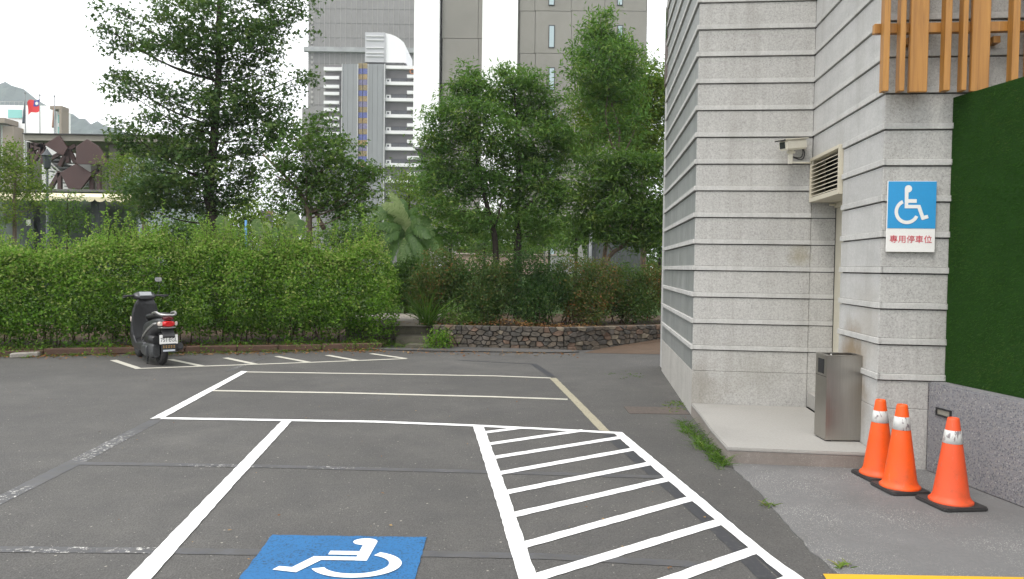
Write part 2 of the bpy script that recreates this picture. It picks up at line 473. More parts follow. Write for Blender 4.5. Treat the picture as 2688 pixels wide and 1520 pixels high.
def pline(name, pts, wd, m, z, parent=None):
    """painted strip along ground points given by pixels; wd in metres"""
    P = [ground(*p) for p in pts]
    if not hasattr(wd, '__len__'): wd = [wd]*len(P)
    L, Rr = [], []
    for i, p in enumerate(P):
        t_ = (P[min(i+1, len(P)-1)] - P[max(i-1, 0)]).normalized(); nrm = Vector((-t_.y, t_.x, 0))
        L.append(p + nrm*wd[i]/2); Rr.append(p - nrm*wd[i]/2)
    return psheet(name, L, Rr, m, z, parent)
def psheet(name, L, Rr, m, z, parent=None):
    L2, R2 = [], []
    for A, out in ((L, L2), (Rr, R2)):
        for i in range(len(A)-1):
            n = max(2, int((A[i+1]-A[i]).length / .06))
            for k in range(n): out.append(A[i].lerp(A[i+1], k/n))
        out.append(A[-1])
    n = min(len(L2), len(R2))
    def res(A):
        return [A[round(i*(len(A)-1)/(n-1))] for i in range(n)]
    L2, R2 = res(L2), res(R2); mb = MB(); vs = []
    for a, b in zip(L2, R2):
        j = lambda: Vector((random.uniform(-.003, .003), random.uniform(-.003, .003), 0))
        vs += [(a+j()).to_tuple()[:2] + (z,), (b+j()).to_tuple()[:2] + (z,)]
    mb.add(vs, [(2*i, 2*i+1, 2*i+3, 2*i+2) for i in range(n-1)])
    return mb.build(name, m, parent if parent is not None else lot)
def pedge(name, left, right, m, z):
    return psheet(name, [ground(*p) for p in left], [ground(*p) for p in right], m, z)

# blacked-out old lines
pedge('old_line', [(394,1102),(190,1205),(0,1300),(-260,1432)], [(428,1102),(240,1205),(0,1326),(-250,1462)], M['greypaint'], .002)
pline('old_line', [(196,1217),(500,1221),(760,1226),(1272,1239),(1742,1253)], .088, M['greypaint'], .003)
pline('old_line', [(-300,1442),(0,1443),(380,1446),(660,1450),(1130,1455),(1420,1461),(1900,1486)], .085, M['greypaint'], .003)
pline('old_line', [(1399,955),(1450,989)], .11, M['darkpaint'], .002)
pline('old_line', [(1200,945),(1300,951),(1398,956)], .05, M['darkpaint'], .0025)
pline('old_line', [(600,974),(655,952),(690,940)], .10, M['greypaint'], .002)
pedge('old_line', [(1612,1140),(1680,1196),(1760,1262),(1850,1340),(1960,1440),(2050,1520)], [(1640,1140),(1700,1190),(1790,1262),(1890,1345),(2000,1440),(2080,1520)], M['darkpaint'], .0025)
pedge('old_line', [(1583,1142),(1650,1200),(1735,1275),(1815,1345),(1905,1430),(1990,1520)], [(1610,1142),(1676,1195),(1756,1260),(1846,1340),(1955,1440),(2045,1522)], M['darkpaint'], .002)
# white bays
pedge('painted_line', [(634,975),(394,1101)], [(650,976),(430,1098)], M['white'], .0065)
pline('painted_line', [(646,977),(980,982),(1300,987.5),(1445,993)], .08, M['cream'], .0045)
pline('painted_line', [(553,1026),(900,1032),(1300,1042.5),(1490,1049)], .085, M['cream'], .0045)
pline('painted_line', [(424,1099),(737,1104),(984,1108),(1240,1118),(1426,1127),(1630,1138)], .085, M['white'], .0055)
pedge('painted_line', [(1442,993),(1500,1052),(1573,1131)], [(1460,993),(1520,1052),(1602,1134)], M['worn'], .0045)
pedge('painted_line', [(741,1104),(560,1289),(336,1520),(150,1712)], [(768,1104),(600,1290),(398,1520),(225,1712)], M['white'], .0065)
z8 = lambda x, y: (1100 + x*.466, 900 + y*.466)
pedge('painted_line', [z8(305,475), z8(430,880), z8(560,1330), z8(640,1620)], [z8(365,475), z8(512,880), z8(665,1330), z8(770,1620)], M['white'], .0065)
pedge('painted_line', [z8(1098,512), z8(1200,605), z8(1505,868), z8(1700,1030), z8(1900,1195), z8(2062,1330), z8(2350,1580)],
                      [z8(1142,506), z8(1262,605), z8(1580,868), z8(1790,1045), z8(1985,1205), z8(2160,1330), z8(2470,1580)], M['white'], .0065)
for a, b in (((360,508),(560,482)), ((385,573),(930,494)), ((412,650),(1140,534)), ((440,739),(1225,598)), ((480,847),(1330,676)),
             ((525,974),(1430,764)), ((580,1145),(1560,872)), ((645,1330),(1720,1003)), ((900,1520),(1912,1162)), ((1400,1610),(2130,1320))):
    pline('painted_line', [z8(*a), z8(*b)], .085, M['white'], .0045)
# motorcycle bays
pline('painted_line', [(362,968),(530,962),(811,952),(1066,942)], .085, M['cream'], .0045)
for a, b in (((297,946),(366,969)), ((446,944),(531,962)), ((591,940),(671,957)), ((726,936),(811,952)), ((858,933),(939,947.5)), ((974,929),(1066,942))):
    pline('painted_line', [a, b], .10, M['cream'], .006)

# wheelchair symbol: outline pieces in the sign's own units (pixels of the enlarged sign)
def isa_polys():
    P = []
    P.append([(587+53*math.cos(a), 310+53*math.sin(a)) for a in [2*math.pi*k/28 for k in range(28)]])
    P.append([(534,312),(590,336),(590,460),(590,515),(590,546),(590,596),(540,596)])
    P.append([(590,462),(714,462),(714,516),(590,516)])
    P.append([(590,546),(768,546),(826,702),(796,768),(728,596),(590,596)])
    P.append([(826,702),(880,690),(896,738),(796,768)])
    a0, a1 = math.atan2(-160, -72), math.atan2(75, 168)
    a1v = a1; a0v = a0 if a0 > 0 else a0 + 2*math.pi
    N = 36
    for k in range(N):
        u, v = a0v + (a1v-a0v)*k/N, a0v + (a1v-a0v)*(k+1)/N
        q = lambda r, a: (575+r*math.cos(a), 645+r*math.sin(a))
        P.append([q(184, u), q(184, v), q(133, v), q(133, u)])
    return P
ISA = isa_polys()
g0, g1 = ground(714, 1406), ground(1121, 1412)
bl = MB(); q0, q1 = g0, g1
q3 = Vector((-1.33, 3.42, 0)); q2 = Vector((-.47, 3.42, 0))
n_ = 22; vs = []; fs = []
for j in range(n_+1):
    for i in range(n_+1):
        p = q0.lerp(q1, i/n_).lerp(q3.lerp(q2, i/n_), j/n_)
        e = .004 if i in (0, n_) or j in (0, n_) else 0
        vs.append((p.x + random.uniform(-e, e), p.y + random.uniform(-e, e), .005))
fs = [(j*(n_+1)+i, (j+1)*(n_+1)+i, (j+1)*(n_+1)+i+1, j*(n_+1)+i+1) for j in range(n_) for i in range(n_)]
bl.add(vs, fs); blue = bl.build('painted_square', M['blue'], lot)
mb = MB()
for ii, poly in enumerate(ISA):
    mb.add([(-.56 - (x-390)/505*.65, 4.285 - (y-258)/570*.55, .0075 + .0004*min(ii, 5)) for x, y in poly], [list(range(len(poly)))])
mb.build('painted_wheelchair_symbol', M['white'], blue)

# concrete apron, yellow line, brown path, iron cover
edge = [(1925,1234),(1955,1258),(1990,1290),(2028,1335),(2060,1372),(2098,1412),(2130,1450),(2170,1482),(2205,1510),(2330,1610)]
EP = []
for a, b in zip(edge[:-1], edge[1:]):
    for k in range(4):
        p = ground(a[0]+(b[0]-a[0])*k/4, a[1]+(b[1]-a[1])*k/4)
        EP.append((p.x+random.uniform(-.008, .008), p.y+random.uniform(-.008, .008)))
poly = [(x, y, 0) for x, y in EP] + [(3.0, 2.2, 0), (4.3, 2.2, 0), (4.3, 6.4, 0), (1.9, 6.5, 0)]
mb = MB(); mb.prism(poly, (0, 0, .006)); tag(mb.build('concrete_apron', M['apron']), kind='structure')
yl = MB(); a_, b_ = ground(2160, 1511), ground(2700, 1511)
yl.add([(a_.x, a_.y, .010), (a_.x-.02, a_.y-.13, .010), (4.2, a_.y-.17, .010), (4.2, a_.y-.02, .010)], [(0,1,2,3)])
yl.build('painted_line', M['yellow'], lot)
mb = MB(); mb.add([(1.35,13.95,.004),(5.5,13.8,.004),(5.5,16.5,.27),(2.95,15.25,.15),(1.75,14.6,.02)], [(0,1,2,3,4)])
tag(mb.build('brown_path', M['brownpath']), kind='structure')
c = ground(1722, 1078)
mb = MB(); mb.box(c.x-.33, c.x+.33, c.y-.2, c.y+.2, 0, .006)
tag(mb.build('drain_cover', simple('rusty drain cover', (.085, .068, .058), .8, .3, 20)), 'rusty square drain cover set in asphalt beside the building corner', 'drain cover')

# ================================================================ stone building on the right
P0 = ground(1815, 1058, .134); P0.z = 0
BA = R(6.1)
bld = empty('stone_building', P0, -BA, 'grey granite building with horizontal stone courses and a timber slat screen', 'building')
BI = (Matrix.Translation(P0) @ Matrix.Rotation(-BA, 4, 'Z')).inverted()
BW = BI.inverted()
CL, RL = BI @ Vector((0, 0, CAMZ)), lambda x, y: BI.to_3x3() @ ray(x, y)
def hitF(x, y, yl):
    r = RL(x, y); return CL + r * ((yl - CL.y) / r.y)
def hitW(x, y, xl):
    r = RL(x, y); return CL + r * ((xl - CL.x) / r.x)
XC, Y2, LA, TOP = 1.2, -1.98, 3.55, 6.4
ZB = [.72 + .285*k for k in range(19)]
PZ = .134
def face_box(mb, ax, s0, s1, f0, f1, z0, z1):
    # ax 'x': wall runs along local x and faces -y ; ax 'y': runs along local y and faces -x ; f0<f1 out to in
    if ax == 'x': mb.box(s0, s1, f0, f1, z0, z1)
    else: mb.box(f0, f1, s0, s1, z0, z1)
def course_wall(name, ax, s0, s1, face, mpanel, mbase, proud=.014, k0=0, k1=19, base=True, strips=True, sext=(0, 0), thick=.3):
    mb = MB(); zlo = 0 if base else ZB[k0]-.2
    face_box(mb, ax, s0 + (.0215 if ax == 'x' else 0), s1, face+.021, face+thick, zlo if base else ZB[k0], TOP)
    wall = mb.build(name, M['joint'], bld)
    if base:
        b = MB(); face_box(b, ax, s0, s1, face, face+.02, 0, .487); b.build('base_panel', mbase, wall, .003)
        b = MB(); face_box(b, ax, s0, s1, face+.001, face+.02, .49, ZB[0]-.009); b.build('stone_panel', mpanel, wall, .003)
    for k in range(k0, k1):
        zt = ZB[k+1] if k+1 < len(ZB) else TOP
        b = MB(); face_box(b, ax, s0+sext[0], s1+sext[1], face-proud, face+.019, ZB[k], ZB[k]+.048); b.build('stone_strip', M['strip'], wall, .003)
        b = MB(); face_box(b, ax, s0, s1, face, face+.02, ZB[k]+.0495, zt-.009); b.build('stone_panel', mpanel, wall, .003)
    return wall
M['base_a'] = m_granite('pale plinth concrete', (.44, .425, .395), dots=.2)
course_wall('side_wall', 'y', .021, LA, 0.0, M['slate'], M['base_a'], .022, sext=(-.035, .02))
course_wall('front_wall', 'x', 0.0, XC, 0.0, M['granite'], M['granite'], .014)
course_wall('return_wall', 'y', Y2+.021, -1.0, XC, M['granite_smooth'], M['granite_smooth'], .014, sext=(-.035, 0))
ZD = 2.30; ZL = 2.765
kU = next(k for k in range(19) if ZB[k] > ZL - .02)
mb = MB(); mb.box(XC+.021, XC+.32, -1.0, -.005, ZL, TOP); rw = mb.build('return_wall', M['joint'], bld)
b = MB(); b.box(XC, XC+.02, -1.0, -.016, ZL+.002, ZB[kU]-.009); b.build('stone_panel', M['granite_smooth'], rw, .003)
for k in range(kU, 19):
    zt = ZB[k+1] if k+1 < 19 else TOP
    b = MB(); b.box(XC-.014, XC+.019, -1.0, -.016, ZB[k], ZB[k]+.048); b.build('stone_strip', M['strip'], rw, .003)
    b = MB(); b.box(XC, XC+.02, -1.0, -.001, ZB[k]+.0495, zt-.009); b.build('stone_panel', M['granite_smooth'], rw, .003)
course_wall('sign_wall', 'x', XC, XC+3.0, Y2, M['granite'], M['granite'], .014)
# recessed doorway beside the inner corner
mb = MB(); mb.box(XC+.001, XC+.26, .015, .3, 0, ZD+.4); jm = mb.build('door_jamb', M['joint'], bld)
for k in range(-2, 6):
    if k == -2: z0, z1 = PZ, .487
    elif k == -1: z0, z1 = .49, ZB[0]-.009
    else:
        z0, z1 = ZB[k]+.0495, min(ZB[k+1]-.009, ZD+.3)
        b = MB(); b.box(XC+.002, XC+.25, .004, .014, ZB[k], ZB[k]+.048); b.build('stone_strip', M['strip'], jm)
    b = MB(); b.box(XC+.004, XC+.25, .010, .0145, z0, z1); b.build('stone_panel', M['granite'], jm)
mb = MB(); mb.box(XC+.26, XC+.3, -1.0, .014, PZ+.16, ZD); door = mb.build('door', M['door'], bld)
mb = MB(); mb.box(XC+.235, XC+.26, -1.0, .003, ZD-.05, ZD+.01); mb.build('door_frame', M['louver'], door)
mb = MB(); mb.tube([(XC+.17, -.05, ZD-.02), (XC+.235, -.05, ZD-.02)], .012, 8); mb.build('door_closer', M['louver'], door)
mb = MB(); mb.box(XC+.012, XC+.30, -1.0, -.002, PZ, PZ+.16); mb.build('door_step', M['concrete'], bld, .006)
mb = MB(); mb.box(XC+.022, XC+.3, -1.0, -1.0+.02, PZ, ZD); mb.build('door_reveal', M['granite_smooth'], bld)
# louvre above the door
mb = MB()
y0, y1, z0, z1, fx = -.985, -.035, ZD+.003, ZL-.003, XC-.035
for a in ((y0,y1,z0,z0+.045), (y0,y1,z1-.03,z1), (y0,y0+.03,z0+.045,z1-.03), (y1-.03,y1,z0+.045,z1-.03)):
    mb.box(fx, XC+.24, a[0], a[1], a[2], a[3])
lv = mb.build('louvre', M['louver'], bld)
mb = MB(); mb.box(XC+.12, XC+.13, y0+.031, y1-.031, z0+.046, z1-.031); mb.build('dark_backing', M['darkvoid'], lv)
for k in range(9):
    zc = z0+.062 + k*(z1-z0-.10)/9
    b = MB(); b.obox((fx+.045, (y0+y1)/2, zc+.012), (.035, 0, .016), (0, (y1-y0)/2-.032, 0), (.0015, 0, .0035)); b.build('louvre_slat', M['louver'], lv)
# timber screen in front of the sign wall
YS = Y2 - .16
rail0 = hitF(2292, 75, YS+.05)
mb = MB(); mb.box(rail0.x, XC+3.0, YS+.02, YS+.07, hitF(2300, 88, YS+.02).z, hitF(2300, 62, YS+.02).z)
rail = mb.build('screen_rail', M['timber'], bld, .004)
for xx in (XC+.12, XC+.75, XC+1.4, XC+2.2):
    for zz in (3.36, 5.3):
        mb = MB(); mb.box(xx, xx+.05, YS+.07, Y2-.0, zz, zz+.05); mb.build('screen_bracket', M['timber'], rail)
mb = MB(); mb.box(rail0.x, XC+3.0, YS+.02, YS+.07, 5.28, 5.37); mb.build('upper_rail', M['timber'], rail, .004)
zs = 2.25/10
zx = lambda v: hitF(2250 + v*.2198, 236, YS-.05).x
zbot = hitF(2310, 240, YS-.05).z
spec = [('n',300,372),('n',495,560),('w',640,860),('n',1025,1105),('n',1240,1300),('w',1380,1600),('n',1830,1915),('n',2030,2105),('w',2180,2400),('n',2560,2640),('n',2760,2835),('w',2920,3140),('n',3300,3380),('n',3500,3570)]
for kd, a, b_ in spec:
    b = MB(); xa, xb = zx(a), zx(b_)
    if kd == 'n': b.box(xa, xb, YS-.06, YS+.0195, zbot, 5.6)
    else: b.box(xa, xb, YS-.018, YS+.0195, zbot, 5.6)
    b.build('timber_slat', M['timber'], rail, .004)
# roof and the far wing
mb = MB(); mb.box(-.25, 8, .02, LA+.1, TOP+.001, TOP+.25); mb.box(XC-.1, 8, Y2-.2, .019, TOP+.002, TOP+.25)
mb.build('roof_slab', M['slabside'], bld)
mb = MB(); mb.box(.03, 8, .31, LA-.01, 0, TOP); mb.box(XC+.33, 8, Y2+.31, .3, 0, TOP); mb.build('building_core', M['joint'], bld)
mb = MB(); mb.box(.03, 6, LA+.03, LA+.62, 0, 7.5); wing = mb.build('rear_wing', M['granite_smooth'], bld)
mb = MB(); mb.box(-.03, 6, LA+.06, LA+.80, 6.05, 6.22); mb.build('wing_eave', simple('dark eave', (.09, .09, .088), .7), wing)
mb = MB(); mb.box(.005, .029, LA+.12, LA+.56, 4.5, 5.75); wf = mb.build('wing_window', simple('brown window frame', (.075, .045, .035), .5), wing)
mb = MB(); mb.box(.0, .0045, LA+.18, LA+.50, 5.2, 5.65); mb.build('pane', simple('dark glass', (.03, .035, .04), .1), wf)
# door slab in front
mb = MB()
sl = [(.0,-.001),(.012,-.7),(.008,-1.3),(.03,-2.02),(XC-.002,-2.03),(XC-.002,-.001)]
mb.prism([(x, y, 0) for x, y in sl], (0, 0, PZ-.03))
slab = mb.build('door_slab', M['slabside'], None, .0)
slab.location = P0; slab.rotation_euler = (0, 0, -BA); tag(slab, kind='structure')
mb = MB(); mb.prism([(x-(.004 if x < .1 else 0), y-(.004 if y < -1 else 0), PZ-.03) for x, y in sl], (0, 0, .03))
mb.build('slab_top', M['concrete'], slab, .008, 2)

# ================================================================ turf wall on the right
GD = Vector((.155, -.988, 0)).normalized(); GN = Vector((GD.y, -GD.x, 0))     # along (towards camera) and outward
def turf_frame():
    B0 = BW @ hitF(2437, 1002, Y2-.016); G0 = BW @ hitF(2492, 700, Y2-.016)
    return B0, G0
B0, G0 = turf_frame(); B0.z = G0.z = 0
if GN.x > 0: GN = -GN
ledge = (G0 - B0).dot(-GN)
ga = math.atan2(GD.y, GD.x)
tw = empty('turf_wall', B0, ga, 'low speckled pebble wall carrying a panel of green artificial turf', 'wall')
# local x runs towards the camera, local +y side is away from or towards the lot
TI = (Matrix.Translation(B0) @ Matrix.Rotation(ga, 4, 'Z')).inverted()
sgn = 1 if (TI.to_3x3() @ GN).y > 0 else -1
ZLW, ZGT = .715, 2.96
def tb(mb, x0, x1, o0, o1, z0, z1):     # o measured inward from the wall face
    ya, yb = -sgn*o0, -sgn*o1
    return mb.box(x0, x1, min(ya, yb), max(ya, yb), z0, z1)
mb = MB(); tb(mb, .0, 4.2, 0, .5, 0, ZLW); tb(mb, -.1, 0, .01, .5, 0, ZLW-.002)
lw = mb.build('base_wall', M['terrazzo'], tw, .012, 2)
mb = MB(); tb(mb, .02, 4.2, ledge, ledge+.05, ZLW+.002, ZGT); tp = mb.build('turf_panel', simple('dark turf backing', (.018, .046, .011), .9, spec=0.0), tw)
n = 62000
bp = np.stack([rng.uniform(.025, 3.2, n), np.full(n, -sgn*ledge), rng.uniform(ZLW+.005, ZGT-.002, n)], 1)
t_ = rng.beta(2, 2, n)*.8 + .12*np.sin(bp[:, 0]*5+np.sin(bp[:, 2]*4)*2) + .08*np.sin(bp[:, 2]*7+bp[:, 0]*3) + .05
ks = np.abs(bp[:, 0]-.62) > .007; bp = bp[ks]; t_ = t_[ks]; n = len(bp)
ax_ = np.tile(np.array([0.0, sgn*1.0, -.25]), (n, 1))
M['turf'] = leaf_mat('artificial turf', [(.018, .052, .009), (.031, .085, .015), (.047, .108, .022), (.10, .108, .035)], .15, .8, .03)
tf_ = leaves('turf_blades', bp, rng.uniform(.015, .030, n), t_, 'blade', M['turf'], tp, up=0, axis=ax_, spread=1.0)
tf_['kind'] = 'stuff'
lp = TI @ (Matrix.Identity(4) @ Vector((0, 0, 0)))
def hitT(x, y):
    r = TI.to_3x3() @ ray(x, y); c0 = TI @ Vector((0, 0, CAMZ)); return c0 + r * (-c0.y / r.y)
l0, l1 = hitT(2459, 1068), hitT(2498, 1100)
mb = MB(); fr = .012
xa, xb, za, zb_ = l0.x, l1.x, l1.z, l0.z
for a in ((xa,xb,zb_-fr,zb_), (xa,xb,za,za+fr), (xa,xa+fr,za+fr,zb_-fr), (xb-fr,xb,za+fr,zb_-fr)):
    tb(mb, a[0], a[1], -.012, .004, a[2], a[3])
lf = mb.build('wall_light_frame', M['black'], tw)
mb = MB(); tb(mb, xa+fr, xb-fr, -.003, .003, za+fr, zb_-fr); mb.build('wall_light_lens', simple('dull frosted lens', (.23, .22, .18), .4), lf)

# ================================================================ parking sign on the wall
def text_mesh(name, body, size, m, parent, mat4, ext=0.0, sx=1.0, align='CENTER'):
    cu = bpy.data.curves.new(name, 'FONT'); cu.body = body; cu.size = size; cu.align_x = align; cu.align_y = 'CENTER'; cu.extrude = ext
    cu.resolution_u = 3
    o = bpy.data.objects.new(name, cu); COL.objects.link(o)
    dg = bpy.context.evaluated_depsgraph_get()
    me = bpy.data.meshes.new_from_object(o.evaluated_get(dg))
    bpy.data.objects.remove(o); bpy.data.curves.remove(cu)
    me.name = name; me.materials.clear()
    me.transform(mat4 @ Matrix.Scale(sx, 4, (1, 0, 0)))
    return link(name, me, m, parent)
YF = Y2 - .016
s_tl, s_tr, s_bl = hitF(2331, 475, YF-.012), hitF(2459, 475, YF-.012), hitF(2327, 661, YF-.012)
sw, sh = s_tr.x - s_tl.x, s_tl.z - s_bl.z
ctr = BW @ Vector((s_tl.x + sw/2, YF-.001, s_bl.z))
sign = empty('parking_sign', ctr, -BA, 'blue and white disabled parking sign with red lettering on the granite wall', 'sign')
M['signwhite'] = simple('white sign sheet', (.74, .73, .70), .4, .03)
M['signblue'] = simple('blue sign sheet', (.022, .27, .56), .4, .04)
M['signred'] = simple('red sign lettering', (.56, .03, .06), .5, .1)
mb = MB(); mb.box(-sw/2, sw/2, -.012, 0, 0, sh); mb.build('sign_plate', M['signwhite'], sign, .002)
zsp = sh * (661-599)/(661-475)
mb = MB(); mb.box(-sw/2+.003, sw/2-.001, -.0145, -.0121, zsp, sh-.003); bp_ = mb.build('blue_panel', M['signblue'], sign)
mb = MB(); hb = sh - zsp
for ii, poly in enumerate(ISA):
    mb.add([(-sw/2 + (x-285)/718*sw, -.0160 - .0003*min(ii, 5), zsp + (890-y)/695*hb) for x, y in poly], [list(range(len(poly)))])
mb.build('wheelchair_symbol', M['signwhite'], bp_)
text_mesh('red_lettering', '專用停車位', sw*.176, M['signred'], sign, Matrix.Translation((0, -.0135, zsp*.52)) @ Matrix.Rotation(math.pi/2, 4, 'X'), .0008, 1.0)

# ================================================================ security camera
ca = BW @ Vector((XC-.035, -.06, 2.715))
cz0 = ca
u_ = BW.to_3x3() @ Vector((1, 0, 0)); v_ = BW.to_3x3() @ Vector((0, 1, 0)); up = Vector((0, 0, 1))
cc = empty('security_camera', ca, -BA, 'cream security camera on a wall arm beside the louvre', 'camera')
M['cctv'] = simple('cream camera housing', (.66, .63, .54), .4, .05)
mb = MB(); mb.tube([(.02, 0, 0), (-.225, -.07, -.002)], .011, 8); mb.obox((.02, 0, 0), (.006,0,0), (0,.03,0), (0,0,.03)); mb.build('wall_arm', M['cctv'], cc)
mb = MB(); mb.box(-.245, -.205, -.095, -.05, -.02, .075); mb.tube([(-.225, -.07, .075), (-.215, -.08, .13)], .024, 10); mb.obox((-.22, -.075, .10), (.042,0,0), (0,.014,0), (0,0,.012))
mb.build('swivel_bracket', M['cctv'], cc, .003)
fd = Vector((-.80, -.58, -.14)).normalized(); sd = fd.cross(up).normalized(); ud = sd.cross(fd)
bc = Vector((-.205, -.09, .175))
mb = MB(); mb.obox(bc, fd*.16, sd*.055, ud*.052); body_ = mb.build('housing', M['cctv'], cc, .014, 3)
mb = MB(); mb.obox(bc + fd*.01 + ud*.057, fd*.19, sd*.063, ud*.006); mb.build('sun_shield', M['cctv'], cc, .005, 2)
mb = MB(); mb.obox(bc + fd*.19 + ud*.052, fd*.008, sd*.064, ud*.009); mb.build('shield_lip', M['black'], cc, .003)
mb = MB(); mb.obox(bc + fd*.1612, fd*.002, sd*.034, ud*.033); mb.build('lens_window', simple('dark lens glass', (.03, .033, .035), .1), body_)
mb = MB(); mb.tube(smooth_path([bc - fd*.14 - ud*.03, bc - fd*.17 - ud*.10, bc - fd*.11 - ud*.16, (-.225, -.08, .06)]), .0055, 6)
mb.tube(smooth_path([bc - fd*.13 - ud*.03, bc - fd*.145 - ud*.09, bc - fd*.09 - ud*.14, (-.222, -.085, .05), (-.228, -.08, -.03)]), .0055, 6)
mb.build('cable', M['black'], cc)

# ================================================================ litter bin
b0 = ground(2166, 1159, PZ); b1 = ground(2264, 1160, PZ); bw = b1.x - b0.x; bd = .235; bh = .725
lim = (BI @ b1)
bx0 = b0.x
lb = empty('litter_bin', (bx0 + bw/2, b0.y + bd/2, PZ), 0, 'brushed stainless steel litter bin standing on the door slab', 'litter bin')
mb = MB()
for a in ((-bw/2, bw/2, -bd/2, -bd/2+.012), (-bw/2, bw/2, bd/2-.012, bd/2), (-bw/2, -bw/2+.012, -bd/2+.012, bd/2-.012), (bw/2-.012, bw/2, -bd/2+.012, bd/2-.012)):
    mb.box(a[0], a[1], a[2], a[3], .012, bh)
mb.box(-bw/2+.013, bw/2-.013, -bd/2+.013, bd/2-.013, .012, .03)
bb = mb.build('bin_body', M['steel'], lb)
mb = MB(); mb.box(-bw/2+.012, bw/2-.012, -bd/2+.012, bd/2-.012, bh-.06, bh-.05); mb.build('ash_tray', M['darkvoid'], lb)
mb = MB(); mb.obox((-.04, -.02, bh-.03), (.012,.004,0), (0,.012,.002), (0,0,.02)); mb.tube([(-.07,.03,bh-.045), (-.065,.032,bh+.008)], .004, 6); mb.build('cigarette_butts', M['signwhite'], lb)
mb = MB()
for a in ((-bw/2-.004, bw/2+.004, -bd/2-.004, -bd/2+.02), (-bw/2-.004, bw/2+.004, bd/2-.02, bd/2+.004), (-bw/2-.004, -bw/2+.02, -bd/2+.02, bd/2-.02), (bw/2-.02, bw/2+.004, -bd/2+.02, bd/2-.02)):
    mb.box(a[0], a[1], a[2], a[3], bh+.0005, bh+.012)
mb.build('top_rim', M['steel'], lb, .003)
mb = MB(); mb.box(-bw/2-.002, -bw/2+.001, -bd/2+.062, bd/2-.05, bh-.155, bh-.03); mb.build('side_slot', M['darkvoid'], lb, .0)
mb = MB(); mb.box(-bw/2-.0015, -bw/2+.001, -bd/2+.01, bd/2-.01, bh-.178, bh-.174); mb.build('door_seam', M['joint'], lb)
mb = MB()
for i in (-1, 1):
    for j in (-1, 1): mb.box(i*(bw/2-.035)-.02, i*(bw/2-.035)+.02, j*(bd/2-.035)-.02, j*(bd/2-.035)+.02, 0, .012)
mb.build('bin_feet', M['black'], lb)

# ================================================================ traffic cones
def m_cone(name, c):
    t = NT(name); c = Vector(c)
    a = t.ramp(t.noise(4, 4, .6), [(.3, tuple(c*.9)), (.7, tuple(c))])
    a = t.mix(t.math('MULTIPLY', t.ramp(t.noise(14, 4, .7), [(.6, 0), (.78, 1)]), .35), a, tuple(c*.45))
    z = t.xyz(t.tc)[2]
    dirt = t.math('MULTIPLY', t.ramp(z, [(.0, 1), (.35, .25), (.6, .1)]), t.ramp(t.noise(7, 5, .7), [(.42, 0), (.66, 1)]))
    a = t.mix(t.math('MULTIPLY', dirt, .55), a, (.22, .07, .03))
    sc_ = t.math('MULTIPLY', t.ramp(t.noise(3, 4, .6, t.map((14, 14, 3))), [(.64, 0), (.68, 1)]), .5)
    a = t.mix(sc_, a, tuple(c*.62 + Vector((.06, .06, .05))))
    return t.fin(a, .5, 0, .4)
def m_band():
    t = NT('reflective white band')
    a = t.ramp(t.noise(9, 3), [(.3, (.40, .40, .385)), (.7, (.62, .62, .60))])
    v = t.map((22, 22, 9))
    a = t.mix(t.math('MULTIPLY', t.ramp(t.noise(1.0, 3, .6, v, 1.5), [(.58, 0), (.63, 1)]), .8), a, (.13, .10, .11))
    return t.fin(a, .35, 0, .5)
M['coneA'] = m_cone('orange cone plastic', (.80, .092, .006)); M['coneB'] = m_cone('faded orange cone plastic', (.72, .085, .022)); M['band'] = m_band()
def make_cone(loc, rz, mc, hgt, label, h=.15):
    r = empty('traffic_cone', loc, rz, label, 'traffic cone', 'traffic cones by the turf wall')
    s = hgt/.60
    mb = MB()
    mb.prism([(-h,-h+.02,0),(-h+.02,-h,0),(h-.02,-h,0),(h,-h+.02,0),(h,h-.02,0),(h-.02,h,0),(-h+.02,h,0),(-h,h-.02,0)], (0,0,.026))
    mb.build('base_plate', M['rubber'], r, .007, 2)
    z0 = .026; rb, rt, hh = .118, .036, hgt-z0
    rr = lambda z: rb + (rt-rb)*(z/hh)
    mb = MB()
    mb.lathe([(.137, z0), (.138, z0+.010), (.130, z0+.018), (.122, z0+.024), (rr(.05), z0+.05), (rr(hh*.45), z0+hh*.45), (rr(hh-.012), z0+hh-.012), (rr(hh)-.003, z0+hh), (.026, z0+hh), (.024, z0+hh-.03)], 40)
    mb.build('cone_body', mc, r)
    a, b = hh*.70, hh*.855
    mb = MB(); mb.lathe([(rr(a)+.0005, z0+a), (rr(a)+.002, z0+a+.001), (rr(b)+.002, z0+b-.001), (rr(b)+.0005, z0+b)], 40); mb.build('reflective_band', M['band'], r)
    return r
ZA = .006
make_cone((2.835, 5.735, ZA), R(5), M['coneA'], .60, 'orange traffic cone nearest the litter bin, at the back of the three')
make_cone((2.83, 5.408, ZA), R(5), M['coneA'], .622, 'bright orange traffic cone in the middle of the three')
make_cone((3.005, 5.075, ZA), R(7), M['coneB'], .595, 'paler faded orange traffic cone nearest the turf wall and the camera', .162)

